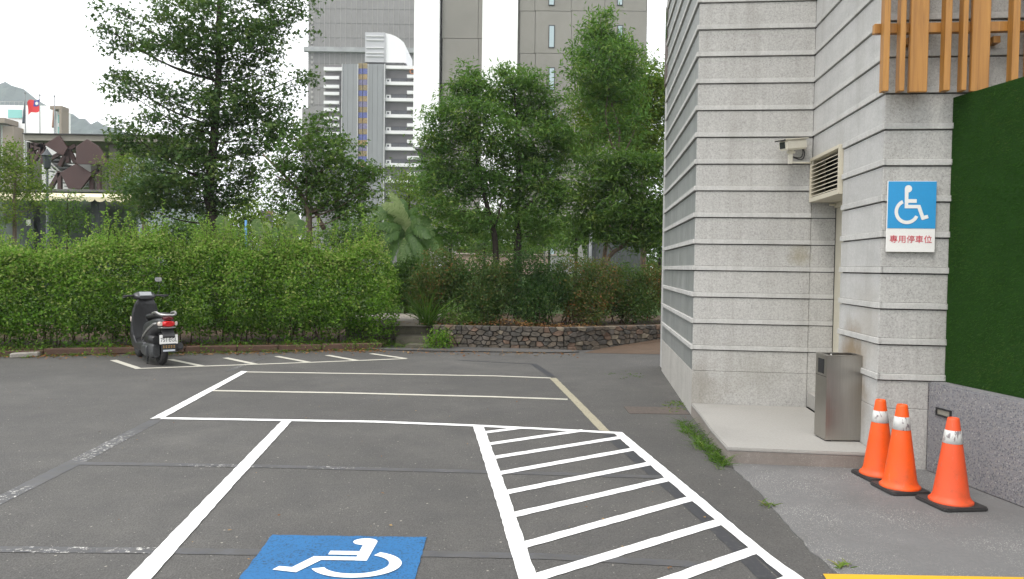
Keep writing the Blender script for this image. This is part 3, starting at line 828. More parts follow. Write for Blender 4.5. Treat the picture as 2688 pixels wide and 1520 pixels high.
# ================================================================ scooter
rc = ground(424, 958)
fc = ground(343, 941)
hd = Vector((fc.x-rc.x, fc.y-rc.y, 0)).normalized()
sco = empty('scooter', rc, math.atan2(hd.y, hd.x) - R(9), 'dark grey motor scooter parked at the hedge', 'scooter')
M['bodygrey'] = simple('dark metallic grey paint', (.060, .060, .064), .3, .12, 8, .35)
M['silver'] = simple('silver trim', (.42, .41, .40), .3, .1, 8, .6)
M['seat'] = simple('black vinyl seat', (.02, .02, .021), .5, .2, 20)
M['engine'] = simple('grey cast engine', (.07, .073, .075), .5, .3, 30, .5)
M['redlens'] = simple('red tail lens', (.50, .010, .012), .15, .05)
M['amber'] = simple('clear turn lens', (.55, .48, .42), .15, .1, 30)
M['tyre'] = simple('tyre rubber', (.016, .016, .016), .8, .3, 30)
M['chrome'] = simple('mirror glass', (.62, .64, .66), .08, .03, 4, .9)
RW, WB = .225, 1.24
def wheel(x, z, name):
    Mx = Matrix.Rotation(math.pi/2, 3, 'X')
    mb = MB(); pr = []
    for k in range(17):
        a = 2*math.pi*k/16
        pr.append((RW-.05 + .05*math.cos(a), .05*math.sin(a)))
    mb.lathe(pr, 36, (x, 0, z), True, Mx); o = mb.build(name, M['tyre'], sco)
    mb = MB(); mb.lathe([(.0, -.03), (.05, -.035), (.06, -.02), (.12, -.015), (.13, -.035), (.13, .035), (.12, .015), (.06, .02), (.05, .035), (0, .03)], 24, (x, 0, z), True, Mx)
    mb.build('rim', M['engine'], o); return o
wheel(0, RW, 'rear_wheel'); wheel(WB, RW, 'front_wheel')
mb = MB(); mb.loft([(-.36,0,.035,.645,.70), (-.33,0,.085,.60,.74), (-.22,0,.125,.56,.755), (0,0,.155,.46,.74), (.2,0,.175,.35,.70), (.42,0,.165,.30,.66), (.54,0,.12,.30,.60)], 20)
mb.build('rear_body', M['bodygrey'], sco)
mb = MB(); mb.loft([(-.26,0,.06,.735,.775), (-.18,0,.11,.735,.80), (.0,0,.14,.725,.81), (.18,0,.145,.70,.79), (.36,0,.135,.69,.775), (.5,0,.10,.66,.755), (.55,0,.06,.64,.72)], 18)
mb.build('seat', M['seat'], sco)
for s in (-1, 1):
    mb = MB(); mb.loft([(-.30,s*.085,.012,.655,.685), (-.1,s*.140,.014,.625,.66), (.12,s*.166,.014,.535,.575), (.34,s*.172,.012,.42,.46), (.45,s*.165,.008,.36,.385)], 10)
    mb.build('side_trim', M['silver'], sco)
mb = MB(); mb.loft([(-.405,0,.05,.625,.69), (-.385,0,.082,.612,.70), (-.35,0,.095,.608,.705), (-.32,0,.09,.615,.70)], 16); mb.build('tail_light', M['redlens'], sco)
mb = MB(); mb.loft([(-.375,0,.10,.592,.612), (-.34,0,.115,.587,.614), (-.25,0,.125,.58,.61)], 14); mb.build('tail_trim', M['silver'], sco)
for s in (-1, 1):
    mb = MB(); mb.loft([(-.365,s*.105,.018,.63,.69), (-.33,s*.118,.022,.622,.692), (-.26,s*.125,.015,.63,.68)], 12); mb.build('turn_signal', M['amber'], sco)
mb = MB(); mb.tube(smooth_path([(-.02,.135,.80), (-.2,.135,.825), (-.33,.11,.80), (-.39,.05,.79), (-.40,0,.79), (-.39,-.05,.79), (-.33,-.11,.80), (-.2,-.135,.825), (-.02,-.135,.80)]), .017, 10)
mb.build('grab_rail', M['silver'], sco)
mb = MB(); mb.loft([(-.385,0,.04,.715,.755), (-.36,0,.075,.71,.762), (-.3,0,.08,.71,.765)], 12); mb.build('upper_brake_lens', simple('dark red lens', (.12, .012, .015), .2), sco)
# floorboard, leg shield, front
mb = MB(); mb.loft([(.40,0,.15,.25,.40), (.52,0,.165,.24,.36), (.75,0,.165,.24,.32), (.93,0,.17,.25,.36)], 16, 4); mb.build('floorboard', M['black'], sco)
for s in (-1, 1):
    mb = MB(); mb.loft([(.20,s*.150,.02,.20,.34), (.45,s*.168,.018,.185,.33), (.75,s*.172,.016,.19,.30), (.93,s*.18,.02,.22,.45), (1.03,s*.17,.025,.30,.62)], 12); mb.build('lower_cowl', M['bodygrey'], sco)
mb = MB()
sec = [(.22,.93,.17,.07), (.38,.97,.20,.06), (.55,1.00,.215,.06), (.72,1.005,.205,.07), (.88,1.00,.17,.08), (.98,1.00,.12,.08)]
vs = []; ns = 20
for z, x, hw, dp in sec:
    for k in range(ns):
        a = 2*math.pi*k/ns; vs.append((x + dp*math.sin(a) - .10*(abs(math.cos(a))**2), hw*math.cos(a), z))
mb.add(vs, [(i*ns+k, i*ns+(k+1) % ns, (i+1)*ns+(k+1) % ns, (i+1)*ns+k) for i in range(len(sec)-1) for k in range(ns)] + [list(range(ns)), list(range((len(sec)-1)*ns, len(sec)*ns))[::-1]], True)
mb.build('leg_shield', M['seat'], sco)
mb = MB(); mb.loft([(.98,0,.15,.35,.95), (1.06,0,.17,.42,.92), (1.14,0,.13,.48,.84), (1.22,0,.06,.55,.72)], 18); mb.build('front_apron', M['bodygrey'], sco)
mb = MB(); mb.loft([(1.03,.185,.014,.60,.70), (.97,.195,.012,.61,.69), (.93,.19,.006,.625,.67)], 10); mb.build('front_turn_signal', M['amber'], sco)
mb = MB()
pr = [(WB + (RW+.03)*math.cos(a), (RW+.03)*math.sin(a)+RW) for a in [R(10+15*k) for k in range(11)]]
vs = []
for x, z in pr:
    for y, dz in ((-.07,-.05), (-.055,0), (0,.015), (.055,0), (.07,-.05)): vs.append((x, y, z+dz))
mb.add(vs, [(i*5+j, i*5+j+1, (i+1)*5+j+1, (i+1)*5+j) for i in range(10) for j in range(4)], True); mb.build('front_fender', M['bodygrey'], sco)
for s in (-1, 1):
    mb = MB(); mb.tube([(1.07, s*.075, .55), (WB, s*.075, RW)], .018, 8); mb.build('fork_leg', M['engine'], sco)
# handlebar
mb = MB(); mb.loft([(.86,0,.10,.985,1.03), (.90,0,.165,.97,1.07), (.98,0,.175,.95,1.10), (1.06,0,.13,.94,1.09), (1.12,0,.07,.96,1.05)], 18); mb.build('handlebar_cowl', M['bodygrey'], sco)
mb = MB(); mb.obox((.895, 0, 1.063), (.03,0,.028), (0,.09,0), (-.003,0,.003)); mb.build('instrument_panel', simple('grey instrument glass', (.25, .26, .27), .15), sco)
for s in (-1, 1):
    mb = MB(); mb.tube([(.93, s*.15, 1.03), (.88, s*.24, 1.035), (.85, s*.34, 1.03)], .017, 10); mb.build('grip', M['rubber'], sco)
    mb = MB(); mb.tube([(.95, s*.17, 1.025), (.94, s*.25, 1.015), (.92, s*.33, 1.00)], .006, 6); mb.build('brake_lever', M['engine'], sco)
mb = MB(); mb.tube(smooth_path([(.92, -.19, 1.05), (.93, -.22, 1.16), (.91, -.20, 1.27)]), .006, 6); ms_ = mb.build('mirror_stem', M['black'], sco)
mb = MB(); mb.loft([(.885,-.195,.058,1.255,1.335), (.90,-.195,.056,1.255,1.335), (.925,-.195,.035,1.27,1.32)], 14, 4); mb.build('mirror', M['black'], ms_)
mb = MB(); mb.loft([(.880,-.195,.052,1.262,1.328), (.884,-.195,.054,1.260,1.330)], 14, 4); mb.build('mirror_glass', M['chrome'], ms_)
# plate, flap, engine, exhaust, stand
mb = MB(); mb.obox((-.335, 0, .52), (.05,0,.06), (0,.085,0), (.012,0,-.012)); mb.build('tail_bracket', M['black'], sco)
pn = Vector((-1, 0, .10)).normalized(); pt = Vector((.10, 0, 1)).normalized()
pc = Vector((-.372, 0, .425))
mb = MB(); mb.obox(pc, pn*.003, (0,.130,0), pt*.068); pl = mb.build('licence_plate', M['signwhite'], sco, .003)
RP = Matrix(((0,pt.x,pn.x),(-1,pt.y,pn.y),(0,pt.z,pn.z))).to_4x4()
text_mesh('plate_number', '751·EGL', .085, M['black'], pl, Matrix.Translation(pc + pn*.004 - pt*.010) @ RP, .0004, .80)
mb = MB(); mb.obox(pc - pt*.125, pn*.003, (0,.105,0), pt*.062); fl_ = mb.build('mud_flap', M['black'], sco)
M['flapmark'] = simple('ochre flap marks', (.32, .19, .06), .6, .3, 60)
mb = MB()
for k in range(5):
    for q in range(2): mb.obox(pc - pt*(.098+.022*q) + pn*.004 + Vector((0, .075-.037*k, 0)), pn*.0006, (0,.009+.003*((k+q) % 2),0), pt*.007)
mb.build('flap_marks', M['flapmark'], fl_)
mb = MB(); mb.obox(pc - pt*.166 + pn*.0042, pn*.0008, (0,.085,0), pt*.013); mb.build('flap_strip', simple('pale flap strip', (.45, .48, .52), .4), fl_)
mb = MB(); mb.loft([(-.10,.10,.05,.13,.33), (.0,.115,.065,.11,.36), (.2,.115,.07,.13,.34), (.42,.11,.06,.15,.34), (.52,.10,.04,.17,.30)], 16, 3); mb.loft([(.05,.185,.02,.14,.30),(.12,.19,.018,.13,.31),(.3,.19,.018,.15,.30),(.38,.185,.015,.17,.28)], 12)
mb.build('engine_case', M['engine'], sco)
mb = MB(); mb.loft([(-.12,.09,.07,.34,.45), (.05,.10,.085,.33,.47), (.28,.10,.08,.33,.45)], 14, 3); mb.build('air_filter_box', M['black'], sco)
mb = MB(); mb.tube([(.25,-.13,.20), (.08,-.17,.22), (.0,-.175,.24), (-.26,-.185,.30), (-.30,-.185,.31)], [.02,.03,.062,.062,.04], 14); mb.build('muffler', M['black'], sco)
mb = MB(); mb.tube([(.34,.10,.16), (.30,.13,.012), (.24,.14,.012)], .012, 8); mb.tube([(.34,-.10,.16), (.30,-.13,.012), (.24,-.14,.012)], .012, 8); mb.build('centre_stand', M['black'], sco)
mb = MB(); mb.loft([(-.33,0,.05,.36,.42),(-.2,0,.07,.44,.50),(0,0,.075,.47,.52),(.15,0,.07,.42,.5)], 12); mb.build('rear_fender', M['black'], sco)

# ================================================================ kerb, beds, steps
kA, kB = ground(0, 936), ground(1003, 918)
kd = (kB - kA).normalized(); kn = Vector((-kd.y, kd.x, 0))
KS = kA - kd*5.5; KL = (kB - KS).length
bed = MB()
bed.prism([(p.x, p.y, 0) for p in (KS + kn*.14, kB + kn*.14, kB + kn*.14 + Vector((.1, 1.0, 0)), Vector((kB.x+.1, 17.6, 0)), Vector((-16, 17.6, 0)))], (0, 0, .10))
bedo = tag(bed.build('planting_bed', M['soil']), kind='structure')
x = 0.0; k = 0
while x < KL - .2:
    L_ = min(random.uniform(.55, .95), KL - x); grey = (5.6 < x + L_*.5 < 6.0)
    c0 = KS + kd*(x + L_/2) + kn*.06
    c0.z = .06 if not grey else .035
    mb = MB(); mb.obox(c0, kd*(L_/2-.008), kn*random.uniform(.055, .07), Vector((random.uniform(-.01, .01), 0, .06 + random.uniform(-.012, .008))))
    mb.build('kerb_stone', M['kerb'], bedo, .012)
    x += L_; k += 1
g_a, g_b = ground(22, 941), ground(97, 937)
mb = MB(); gd = (g_b-g_a); mb.obox((g_a+g_b)/2 + Vector((0, .06, .04)), gd/2, kn*.07, (0, 0, .04)); mb.build('kerb_stone', M['kerbgrey'], bedo, .015)
M['step'] = simple('mossy step concrete', (.085, .078, .055), .9, .4, 6, bump=.5)
# garden behind the stone wall: raised soil, path slab and steps
WP = [Vector((-1.52, 14.5, 0)), Vector((1.0, 14.28, 0)), Vector((2.95, 15.3, 0)), Vector((5.2, 16.45, 0))]
mb = MB(); back = [(5.4, 19, 0), (-1.6, 19, 0)]
mb.prism([(WP[0].x+.02, WP[0].y+.2, 0), (WP[1].x, WP[1].y+.2, 0), (WP[2].x, WP[2].y+.22, 0), (WP[3].x, WP[3].y+.22, 0)] + back, (0, 0, .415))
tag(mb.build('shrub_bed', M['soil']), kind='structure')
mb = MB(); mb.box(-3.4, -1.62, 15.1, 17.4, .36, .47)
gpth = tag(mb.build('garden_path', M['path'], None, .006), kind='structure')
mb = MB(); mb.box(-3.35, -1.63, 15.13, 17.35, 0, .359); mb.build('path_base', M['step'], gpth)
for (xa, xb, ya, yb, z0, z1) in ((-2.25, -1.6, 14.55, 15.09, 0, .20), (-2.0, -1.56, 14.12, 14.54, 0, .085)):
    mb = MB(); mb.box(xa, xb, ya, yb, z0, z1); tag(mb.build('garden_step', M['step'], None, .02, 2), kind='structure')
mb = MB(); mb.prism([(-3.05,14.0,0),(-1.6,13.85,0),(.9,13.85,0),(1.3,14.05,0),(.9,14.26,0),(-1.5,14.46,0),(-1.5,14.1,0),(-3.0,14.12,0)], (0,0,.035))
tag(mb.build('asphalt_kerb', M['asphalt'], None, .015), kind='structure')

# ================================================================ dry stone wall
sw_ = empty('stone_wall', WP[0], 0, 'low rubble stone retaining wall of brown and grey stones under the dark shrubs', 'wall')
M['mortar'] = simple('dark gap', (.012, .011, .010), .95)
stone_m = []
for i, c in enumerate([(.105, .092, .077), (.13, .107, .084), (.082, .076, .068), (.16, .11, .082), (.21, .178, .135), (.115, .10, .087)]):
    t = NT('rubble stone %s' % 'abcdef'[i]); c = Vector(c)
    inf = t.n('ShaderNodeObjectInfo')
    a = t.ramp(t.noise(9, 5, .65), [(.3, tuple(c*.6)), (.7, tuple(c*1.25))])
    a = t.mix(t.math('MULTIPLY', t.ramp(t.noise(5, 4), [(.55, 0), (.75, 1)]), .4), a, (.12, .115, .09))
    t.bump(t.noise(28, 5, .7), .7, .02)
    stone_m.append(t.fin(a, .9, 0, .2))
rs = random.Random(11)
def clip(poly, a, b, c):                 # keep a*x + b*z <= c
    out = []
    for i in range(len(poly)):
        p, q = poly[i], poly[(i+1) % len(poly)]; dp, dq = a*p[0]+b*p[1]-c, a*q[0]+b*q[1]-c
        if dp <= 0: out.append(p)
        if dp*dq < 0: t = dp/(dp-dq); out.append((p[0]+(q[0]-p[0])*t, p[1]+(q[1]-p[1])*t))
    return out
def rubble(L_, H_):
    K = 1.85; pts = []; x = 0
    rows = 5
    for r in range(rows):
        x = rs.uniform(-.1, .0)
        while x < L_ + .1:
            st = rs.choice((.07, .09, .12, .15, .2, .27)); pts.append((x + st/2, (r+.5)*H_/rows + rs.uniform(-.03, .03))); x += st
    cells = []
    for i, p in enumerate(pts):
        poly = [(0, 0), (L_, 0), (L_, H_), (0, H_)]
        for j, q in enumerate(pts):
            if j == i or abs(q[0]-p[0]) > .7: continue
            dx, dz = (q[0]-p[0])/K**2, q[1]-p[1]
            poly = clip(poly, dx, dz, dx*(p[0]+q[0])/2 + dz*(p[1]+q[1])/2)
            if len(poly) < 3: break
        if len(poly) >= 3:
            ar = .5*abs(sum(poly[k][0]*poly[(k+1) % len(poly)][1]-poly[(k+1) % len(poly)][0]*poly[k][1] for k in range(len(poly))))
            if ar > .0015: cells.append(poly)
    return cells
cells = []
for i in range(3):
    L_ = (WP[i+1]-WP[i]).length if i < 2 else 1.2
    for poly in rubble(L_, .445): cells.append((i, poly))
mb = MB()
for i in range(3):
    a, b = WP[i]-WP[0], WP[i+1]-WP[0]; dd = (b-a).normalized(); nn = Vector((-dd.y, dd.x, 0))
    mb.obox((a+b)/2 + nn*.12 + Vector((0,0,.215)), (b-a)/2, nn*.095, (0,0,.215))
mb.build('wall_core', M['mortar'], sw_)
for i, poly in cells:
    a, b = WP[i]-WP[0], WP[i+1]-WP[0]; dd = (b-a).normalized(); nn = Vector((dd.y, -dd.x, 0))
    cx = sum(p[0] for p in poly)/len(poly); cz = sum(p[1] for p in poly)/len(poly)
    ring = []
    for k in range(len(poly)):           # round the corners of each stone
        p0_, p1_, p2_ = poly[k-1], poly[k], poly[(k+1) % len(poly)]
        for o_ in (p0_, p2_):
            f_ = rs.uniform(.03, .12); ring.append((p1_[0]+(o_[0]-p1_[0])*f_-cx, p1_[1]+(o_[1]-p1_[1])*f_-cz))
    sh = lambda p, q, d_: (p*(1-d_/max(d_*1.2, math.hypot(p, q))), q*(1-d_/max(d_*1.2, math.hypot(p, q))))
    ring = [sh(p*rs.uniform(.96, 1.0), q*rs.uniform(.96, 1.0), .0045) for p, q in ring]; nr = len(ring)
    org = a + dd*cx + Vector((0, 0, cz)); pr_ = rs.uniform(.012, .055); tx, tz = rs.uniform(-.12, .12), rs.uniform(-.12, .12)
    pw = lambda p, q, o: org + dd*p + Vector((0, 0, q)) + nn*o
    vs = [pw(p, q, -.10) for p, q in ring] + [pw(p, q, pr_*.4-.012) for p, q in ring] + [pw(p*.91, q*.89, pr_ + p*tx + q*tz + rs.uniform(-.004, .004)) for p, q in ring]
    fs = [list(range(2*nr, 3*nr))] + [(r*nr+k, r*nr+(k+1) % nr, (r+1)*nr+(k+1) % nr, (r+1)*nr+k) for r in range(2) for k in range(nr)]
    MB().add(vs, fs).build('stone', rs.choices(stone_m, (5, 5, 4, 3, 2, 4))[0], sw_)

# ================================================================ buildings behind
def bsim(*a, **k): return simple(*a, **k)
M['towergrey'] = m_concrete('grey panel concrete', (.225, .215, .195), 0, .12, .12)
M['towerwhite'] = simple('white rendered wall', (.86, .86, .86), .6, .01, .2)
M['glassdark'] = simple('dark window glass', (.035, .038, .045), .12, .2, .5)
M['glasspale'] = simple('painted sky reflection glass', (.34, .42, .45), .08, .08, .4)  # reflected sky is painted in as the pale bluish base colour
M['frame'] = simple('dark window frame', (.03, .03, .032), .5)
def fbox(mb, x0, x1, y0, y1, Y, front, back, o):
    """box whose front face covers the pixel rectangle at distance Y; o = origin of the thing"""
    a, b = at(x0, y1, Y), at(x1, y0, Y)
    a2, b2 = at(x0, y0, Y), at(x1, y1, Y)
    xa, xb = (a.x+a2.x)/2, (b.x+b2.x)/2; za, zb = (a.z+b2.z)/2, (b.z+a2.z)/2
    return mb.box(xa-o.x, xb-o.x, Y-front-o.y, Y+back-o.y, za-o.z, zb-o.z)
def base_at(x, Y): p = at(x, 700, Y); return Vector((p.x, Y, zland(p.x, Y)))
# grey and white tower with slit windows
Y = 70.0; o = base_at(1396, Y)
tw1 = empty('office_tower', o, 0, 'tall grey panelled tower with white fin walls and narrow slit windows', 'building')
mb = MB()
a, b = at(1165, 400, Y), at(1695, 400, Y); mb.box(a.x-o.x+.1, b.x-o.x-.05, .31, 22, 0, 44)
mb.build('tower_core', M['towergrey'], tw1)
for k in range(-13, 5):
    y0 = 101 + 118*k
    mb = MB(); fbox(mb, 1161, 1255, y0+.6, y0+117.4, Y, 0, .3, o); mb.build('concrete_panel', M['towergrey'], tw1)
    mb = MB(); fbox(mb, 1256, 1272, y0+.6, y0+117.4, Y, 0, .3, o); mb.build('concrete_panel', M['towergrey'], tw1)
for k in range(-13, 6):
    y0 = 29 + 111*k
    for (xa, xb) in ((1365, 1404), (1405.2, 1499.5), (1500.5, 1588), (1589, 1697)):
        mb = MB(); fbox(mb, xa, xb, y0+.6, y0+110.4, Y, 0, .3, o); mb.build('concrete_panel', M['towergrey'], tw1)
    for (xa, xb) in ((1440, 1456), (1620, 1635)):
        mb = MB(); fbox(mb, xa, xb, y0+37, y0+97, Y, .06, 0, o); fr_ = mb.build('slit_window', M['frame'], tw1)
        mb = MB(); fbox(mb, xa+2, xb-2, y0+40, y0+95, Y, .09, -.061, o); mb.build('pane', M['glasspale'], fr_)
mb = MB(); fbox(mb, 1095, 1161, -1400, 389, Y, .6, 6, o); mb.build('white_fin_wall', M['towerwhite'], tw1)
mb = MB(); fbox(mb, 1272, 1365, -1400, 640, Y, .3, 6, o); mb.build('white_fin_wall', M['towerwhite'], tw1)
mb = MB(); fbox(mb, 1092, 1161, 389.3, 394, Y, .7, 6, o); mb.build('fin_soffit', simple('grey soffit', (.12, .12, .12), .7), tw1)
mb = MB(); fbox(mb, 1122, 1160, 394.5, 690, Y, -.5, 5.5, o); mb.build('white_fin_wall', M['towergrey'], tw1)
# striped block with blue and yellow tile strip
Y = 160.0; o = base_at(973, Y)
tw2 = empty('striped_block', o, 0, 'grey block striped with white ledges and a blue and yellow tile strip', 'building')
M['stripegrey'] = simple('purplish grey render', (.125, .118, .122), .7, .1, .3)
M['ledge'] = simple('white ledge', (.66, .66, .66), .6, .04, .3)
M['panelgrey'] = simple('grey metal panel', (.20, .21, .215), .5, .06, .3)
Z6 = lambda v: (850 + v*.2748)
Y6 = lambda v: (60 + v*.2748)
mb = MB(); fbox(mb, 853, 1130, Y6(412), 720, Y, 0, 18, o); mb.build('block_wall', M['stripegrey'], tw2)
mb = MB(); fbox(mb, Z6(8), Z6(183), Y6(432), Y6(465), Y, .8, 0, o); mb.build('ledge', M['ledge'], tw2)
for y in (531, 615, 682, 767, 834, 917, 984, 1065, 1132, 1210, 1285, 1360):
    mb = MB(); fbox(mb, Z6(8), Z6(155), Y6(y-15), Y6(y+15), Y, .8, 0, o); mb.build('ledge', M['ledge'], tw2)
for i in range(8):
    y = 435 + 155*i - (2 if i else 0)
    mb = MB(); fbox(mb, Z6(590), Z6(925), Y6(y-16), Y6(y+15), Y, .9, 0, o); mb.build('ledge', M['ledge'], tw2)
    mb = MB(); fbox(mb, Z6(800), Z6(925), Y6(y+70), Y6(y+100), Y, .9, 0, o); mb.build('ledge', M['ledge'], tw2)
    mb = MB(); fbox(mb, Z6(645), Z6(800), Y6(y+92), Y6(y+150), Y, .1, 0, o); wn = mb.build('window', M['frame'], tw2)
    mb = MB(); fbox(mb, Z6(652), Z6(722), Y6(y+98), Y6(y+146), Y, .15, -.101, o); fbox(mb, Z6(727), Z6(795), Y6(y+98), Y6(y+146), Y, .15, -.101, o); mb.build('pane', M['glassdark'], wn)
    mb = MB(); fbox(mb, Z6(597), Z6(643), Y6(y+106), Y6(y+147), Y, .7, 0, o); ac = mb.build('air_conditioner', M['ledge'], tw2)
    mb = MB(); fbox(mb, Z6(610), Z6(630), Y6(y+116), Y6(y+140), Y, .74, -.701, o); mb.build('fan_grille', M['glassdark'], ac)
for xa, xb in ((183, 238), (240, 288), (290, 333), (430, 472), (474, 518), (520, 566), (568, 588)):
    mb = MB(); fbox(mb, Z6(xa), Z6(xb), Y6(412), 700, Y, 1.5, 0, o); mb.build('metal_panel', M['panelgrey'], tw2)
for xa in (185, 334, 429, 587):
    mb = MB(); fbox(mb, Z6(xa)-.4, Z6(xa)+.6, Y6(412), 700, Y, 1.8, -1.501, o); mb.build('trim_strip', M['ledge'], tw2)
cols = [simple('yellow brown tiles', (.20, .15, .06), .5, .5, 3, fine=4), simple('blue tiles', (.07, .09, .28), .5, .5, 3, fine=4), simple('ochre tiles', (.25, .17, .06), .5, .5, 3, fine=4), simple('violet blue tiles', (.13, .12, .22), .5, .5, 3, fine=4)]
for i in range(20):
    for j, (xa, xb) in enumerate(((341, 380), (386, 427))):
        y = 400 + 52*i
        mb = MB(); fbox(mb, Z6(xa), Z6(xb), Y6(y+1), Y6(y+51), Y, 1.3, 0, o); mb.build('tile_block', cols[(0, 1, 2, 3)[i % 4]], tw2)
mb = MB(); fbox(mb, Z6(403), Z6(590), Y6(105), Y6(388), Y, 1.0, 12, o); rb = mb.build('roof_room', simple('ribbed metal wall', (.38, .385, .40), .5, .05, .5), tw2)
for y in (140, 178, 250, 300, 330):
    mb = MB(); fbox(mb, Z6(415), Z6(580), Y6(y), Y6(y+5), Y, 1.2, -1.001, o); mb.build('rib', M['ledge'], rb)
poly = [(590, 388), (590, 105), (640, 115), (690, 135), (735, 165), (768, 195), (783, 225), (787, 388)]
pts = [at(Z6(x), Y6(y), Y) for x, y in poly]
mb = MB(); mb.prism([(p.x-o.x, -.5, p.z-o.z) for p in pts], (0, 11, 0)); mb.build('curved_roof_shell', simple('white roof shell', (.70, .70, .71), .5, .02, .5), tw2)
mb = MB(); fbox(mb, Z6(400), Z6(770), Y6(386), Y6(411), Y, .6, 10, o); mb.build('roof_plant', simple('dark roof plant', (.06, .06, .06), .8, .5, 1), tw2)
pA = at(Z6(862), Y6(478), Y)
text_mesh('sign_letters', 'CS', 1.5, simple('orange letters', (.50, .17, .04), .5), tw2, Matrix.Translation((pA.x-o.x, -.9, pA.z-o.z)) @ Matrix.Rotation(math.pi/2, 4, 'X'), .05)
# far curtain wall tower
Y = 240.0; o = base_at(955, Y)
tw3 = empty('curtain_wall_tower', o, 0, 'dark grey gridded high-rise behind the striped block', 'building')
M['curtain'] = simple('grey curtain wall', (.155, .150, .142), .5, .16, .05, fine=.6)
M['mull'] = simple('pale mullion', (.30, .29, .27), .6)
M['floorline'] = simple('dark floor line', (.11, .107, .10), .6)
mb = MB(); fbox(mb, 811, 1130, -700, 300, Y, 0, 30, o); fbox(mb, 787, 1130, 283, 720, Y, -2, 30, o); mb.build('tower_wall', M['curtain'], tw3)
for k, x in enumerate(range(826, 1100, 14)):
    mb = MB(); fbox(mb, x-.45, x+.45, -700, 278, Y, .15, 0, o); mb.build('mullion', M['mull'], tw3)
for y in (-140, -90, -45, 24, 62, 100, 168, 200, 232, 277):
    mb = MB(); fbox(mb, 812, 1120, y-.5, y+.5, Y, .1, 0, o); mb.build('floor_line', M['floorline'], tw3)
mb = MB(); fbox(mb, 800, 1120, 128, 140, Y, 1.6, 0, o); mb.build('service_ledge', simple('grey ledge', (.24, .25, .25), .6, .3, .4), tw3)
for k in range(18):
    mb = MB(); fbox(mb, 817, 822, 44+13*k, 51+13*k, Y, .4, 0, o); mb.build('vent_box', M['mull'], tw3)
# white school building at the far left
Y = 110.0; o = base_at(60, Y)
sb = empty('school_building', o, 0, 'white building with teal windows and beige end frame at the far left', 'building')
M['beige'] = simple('beige tile', (.235, .195, .155), .7, .08, .3)
M['teal'] = simple('teal glass', (.22, .50, .47), .15, .06, .3)
V8 = lambda v: v*.2884
W8 = lambda v: 200 + v*.2884
mb = MB(); fbox(mb, -160, V8(492), W8(262), 720, Y, 0, .5, o); mb.build('school_wall', M['towerwhite'], sb)
mb = MB(); fbox(mb, V8(76), V8(210), W8(302), W8(386), Y, .12, 0, o); wn = mb.build('window', M['towerwhite'], sb)
mb = MB(); fbox(mb, V8(80), V8(207), W8(306), W8(383), Y, .2, -.121, o); mb.build('pane', M['teal'], wn)
mb = MB(); fbox(mb, V8(586), V8(607), W8(316), 720, Y, 1.2, .6, o); fbox(mb, V8(500), V8(607), W8(285), W8(315), Y, 1.2, .6, o); mb.build('beige_frame', M['beige'], sb)
mb = MB(); fbox(mb, V8(493), V8(590), W8(316), 720, Y, -.6, 1.5, o); mb.build('school_wall', M['towerwhite'], sb)
for (a, b) in ((345, 420), (455, 530), (565, 640)):
    mb = MB(); fbox(mb, V8(508), V8(556), W8(a), W8(b), Y, -.5, .6, o); mb.build('pane', M['teal'], sb)
mb = MB(); fbox(mb, -160, V8(60), W8(415), 720, Y, 3, -.01, o); fbox(mb, V8(60), V8(168), W8(415), W8(460), Y, 3, -.01, o); fbox(mb, V8(122), V8(218), W8(480), 720, Y, 2.2, -.01, o); mb.build('beige_block', M['beige'], sb)
mb = MB(); fbox(mb, V8(60), V8(122), W8(461), 720, Y, 1.2, -.01, o); mb.build('recessed_wall', M['towerwhite'], sb)
mb = MB(); mb.tube([at(V8(-100), W8(232), Y+3)-o, at(V8(215), W8(232), Y+3)-o], .05, 6)
for v in range(-80, 216, 42): mb.tube([at(V8(v), W8(230), Y+3)-o, at(V8(v), W8(264), Y+3)-o], .04, 6)
mb.build('roof_railing', simple('grey rail', (.35, .36, .36), .5), sb)
# flags
def flag(x, ytop, ybot, label, cloth, Y=60.0):
    p0, p1 = at(x, ybot, Y), at(x, ytop, Y); p0.x = p1.x
    r = empty('flagpole', (p1.x, Y, zland(p1.x, Y)), 0, label, 'flag', 'flags in front of the white building')
    hb_ = p1.z - zland(p1.x, Y)
    mb = MB(); mb.tube([(0,0,0), (0,0,hb_)], [.07, .035], 8); mb.lathe([(0, hb_-.02), (.07, hb_+.03), (.07, hb_+.1), (0, hb_+.15)], 10); mb.build('pole', M['panelgrey'], r)
    cloth(r, hb_)
pxm = 60.0/F
def furled(mcol, w_, drop, h_):
    def f(r, hb_):
        mb = MB(); n1 = 14; vs = []
        for i in range(n1+1):
            t = i/n1
            for k in range(8):
                a = 2*math.pi*k/8; rr = w_*(.35 + .65*t)*(.75 + .25*math.sin(3*a + 6*t))
                vs.append((-w_*.6*t + rr*math.cos(a)*.5, .5*rr*math.sin(a), hb_ - drop - h_*t))
        mb.add(vs, [(i*8+k, i*8+(k+1) % 8, (i+1)*8+(k+1) % 8, (i+1)*8+k) for i in range(n1) for k in range(8)] + [list(range(8)), list(range(n1*8, n1*8+8))[::-1]], True)
        mb.build('flag_cloth', mcol, r)
    return f
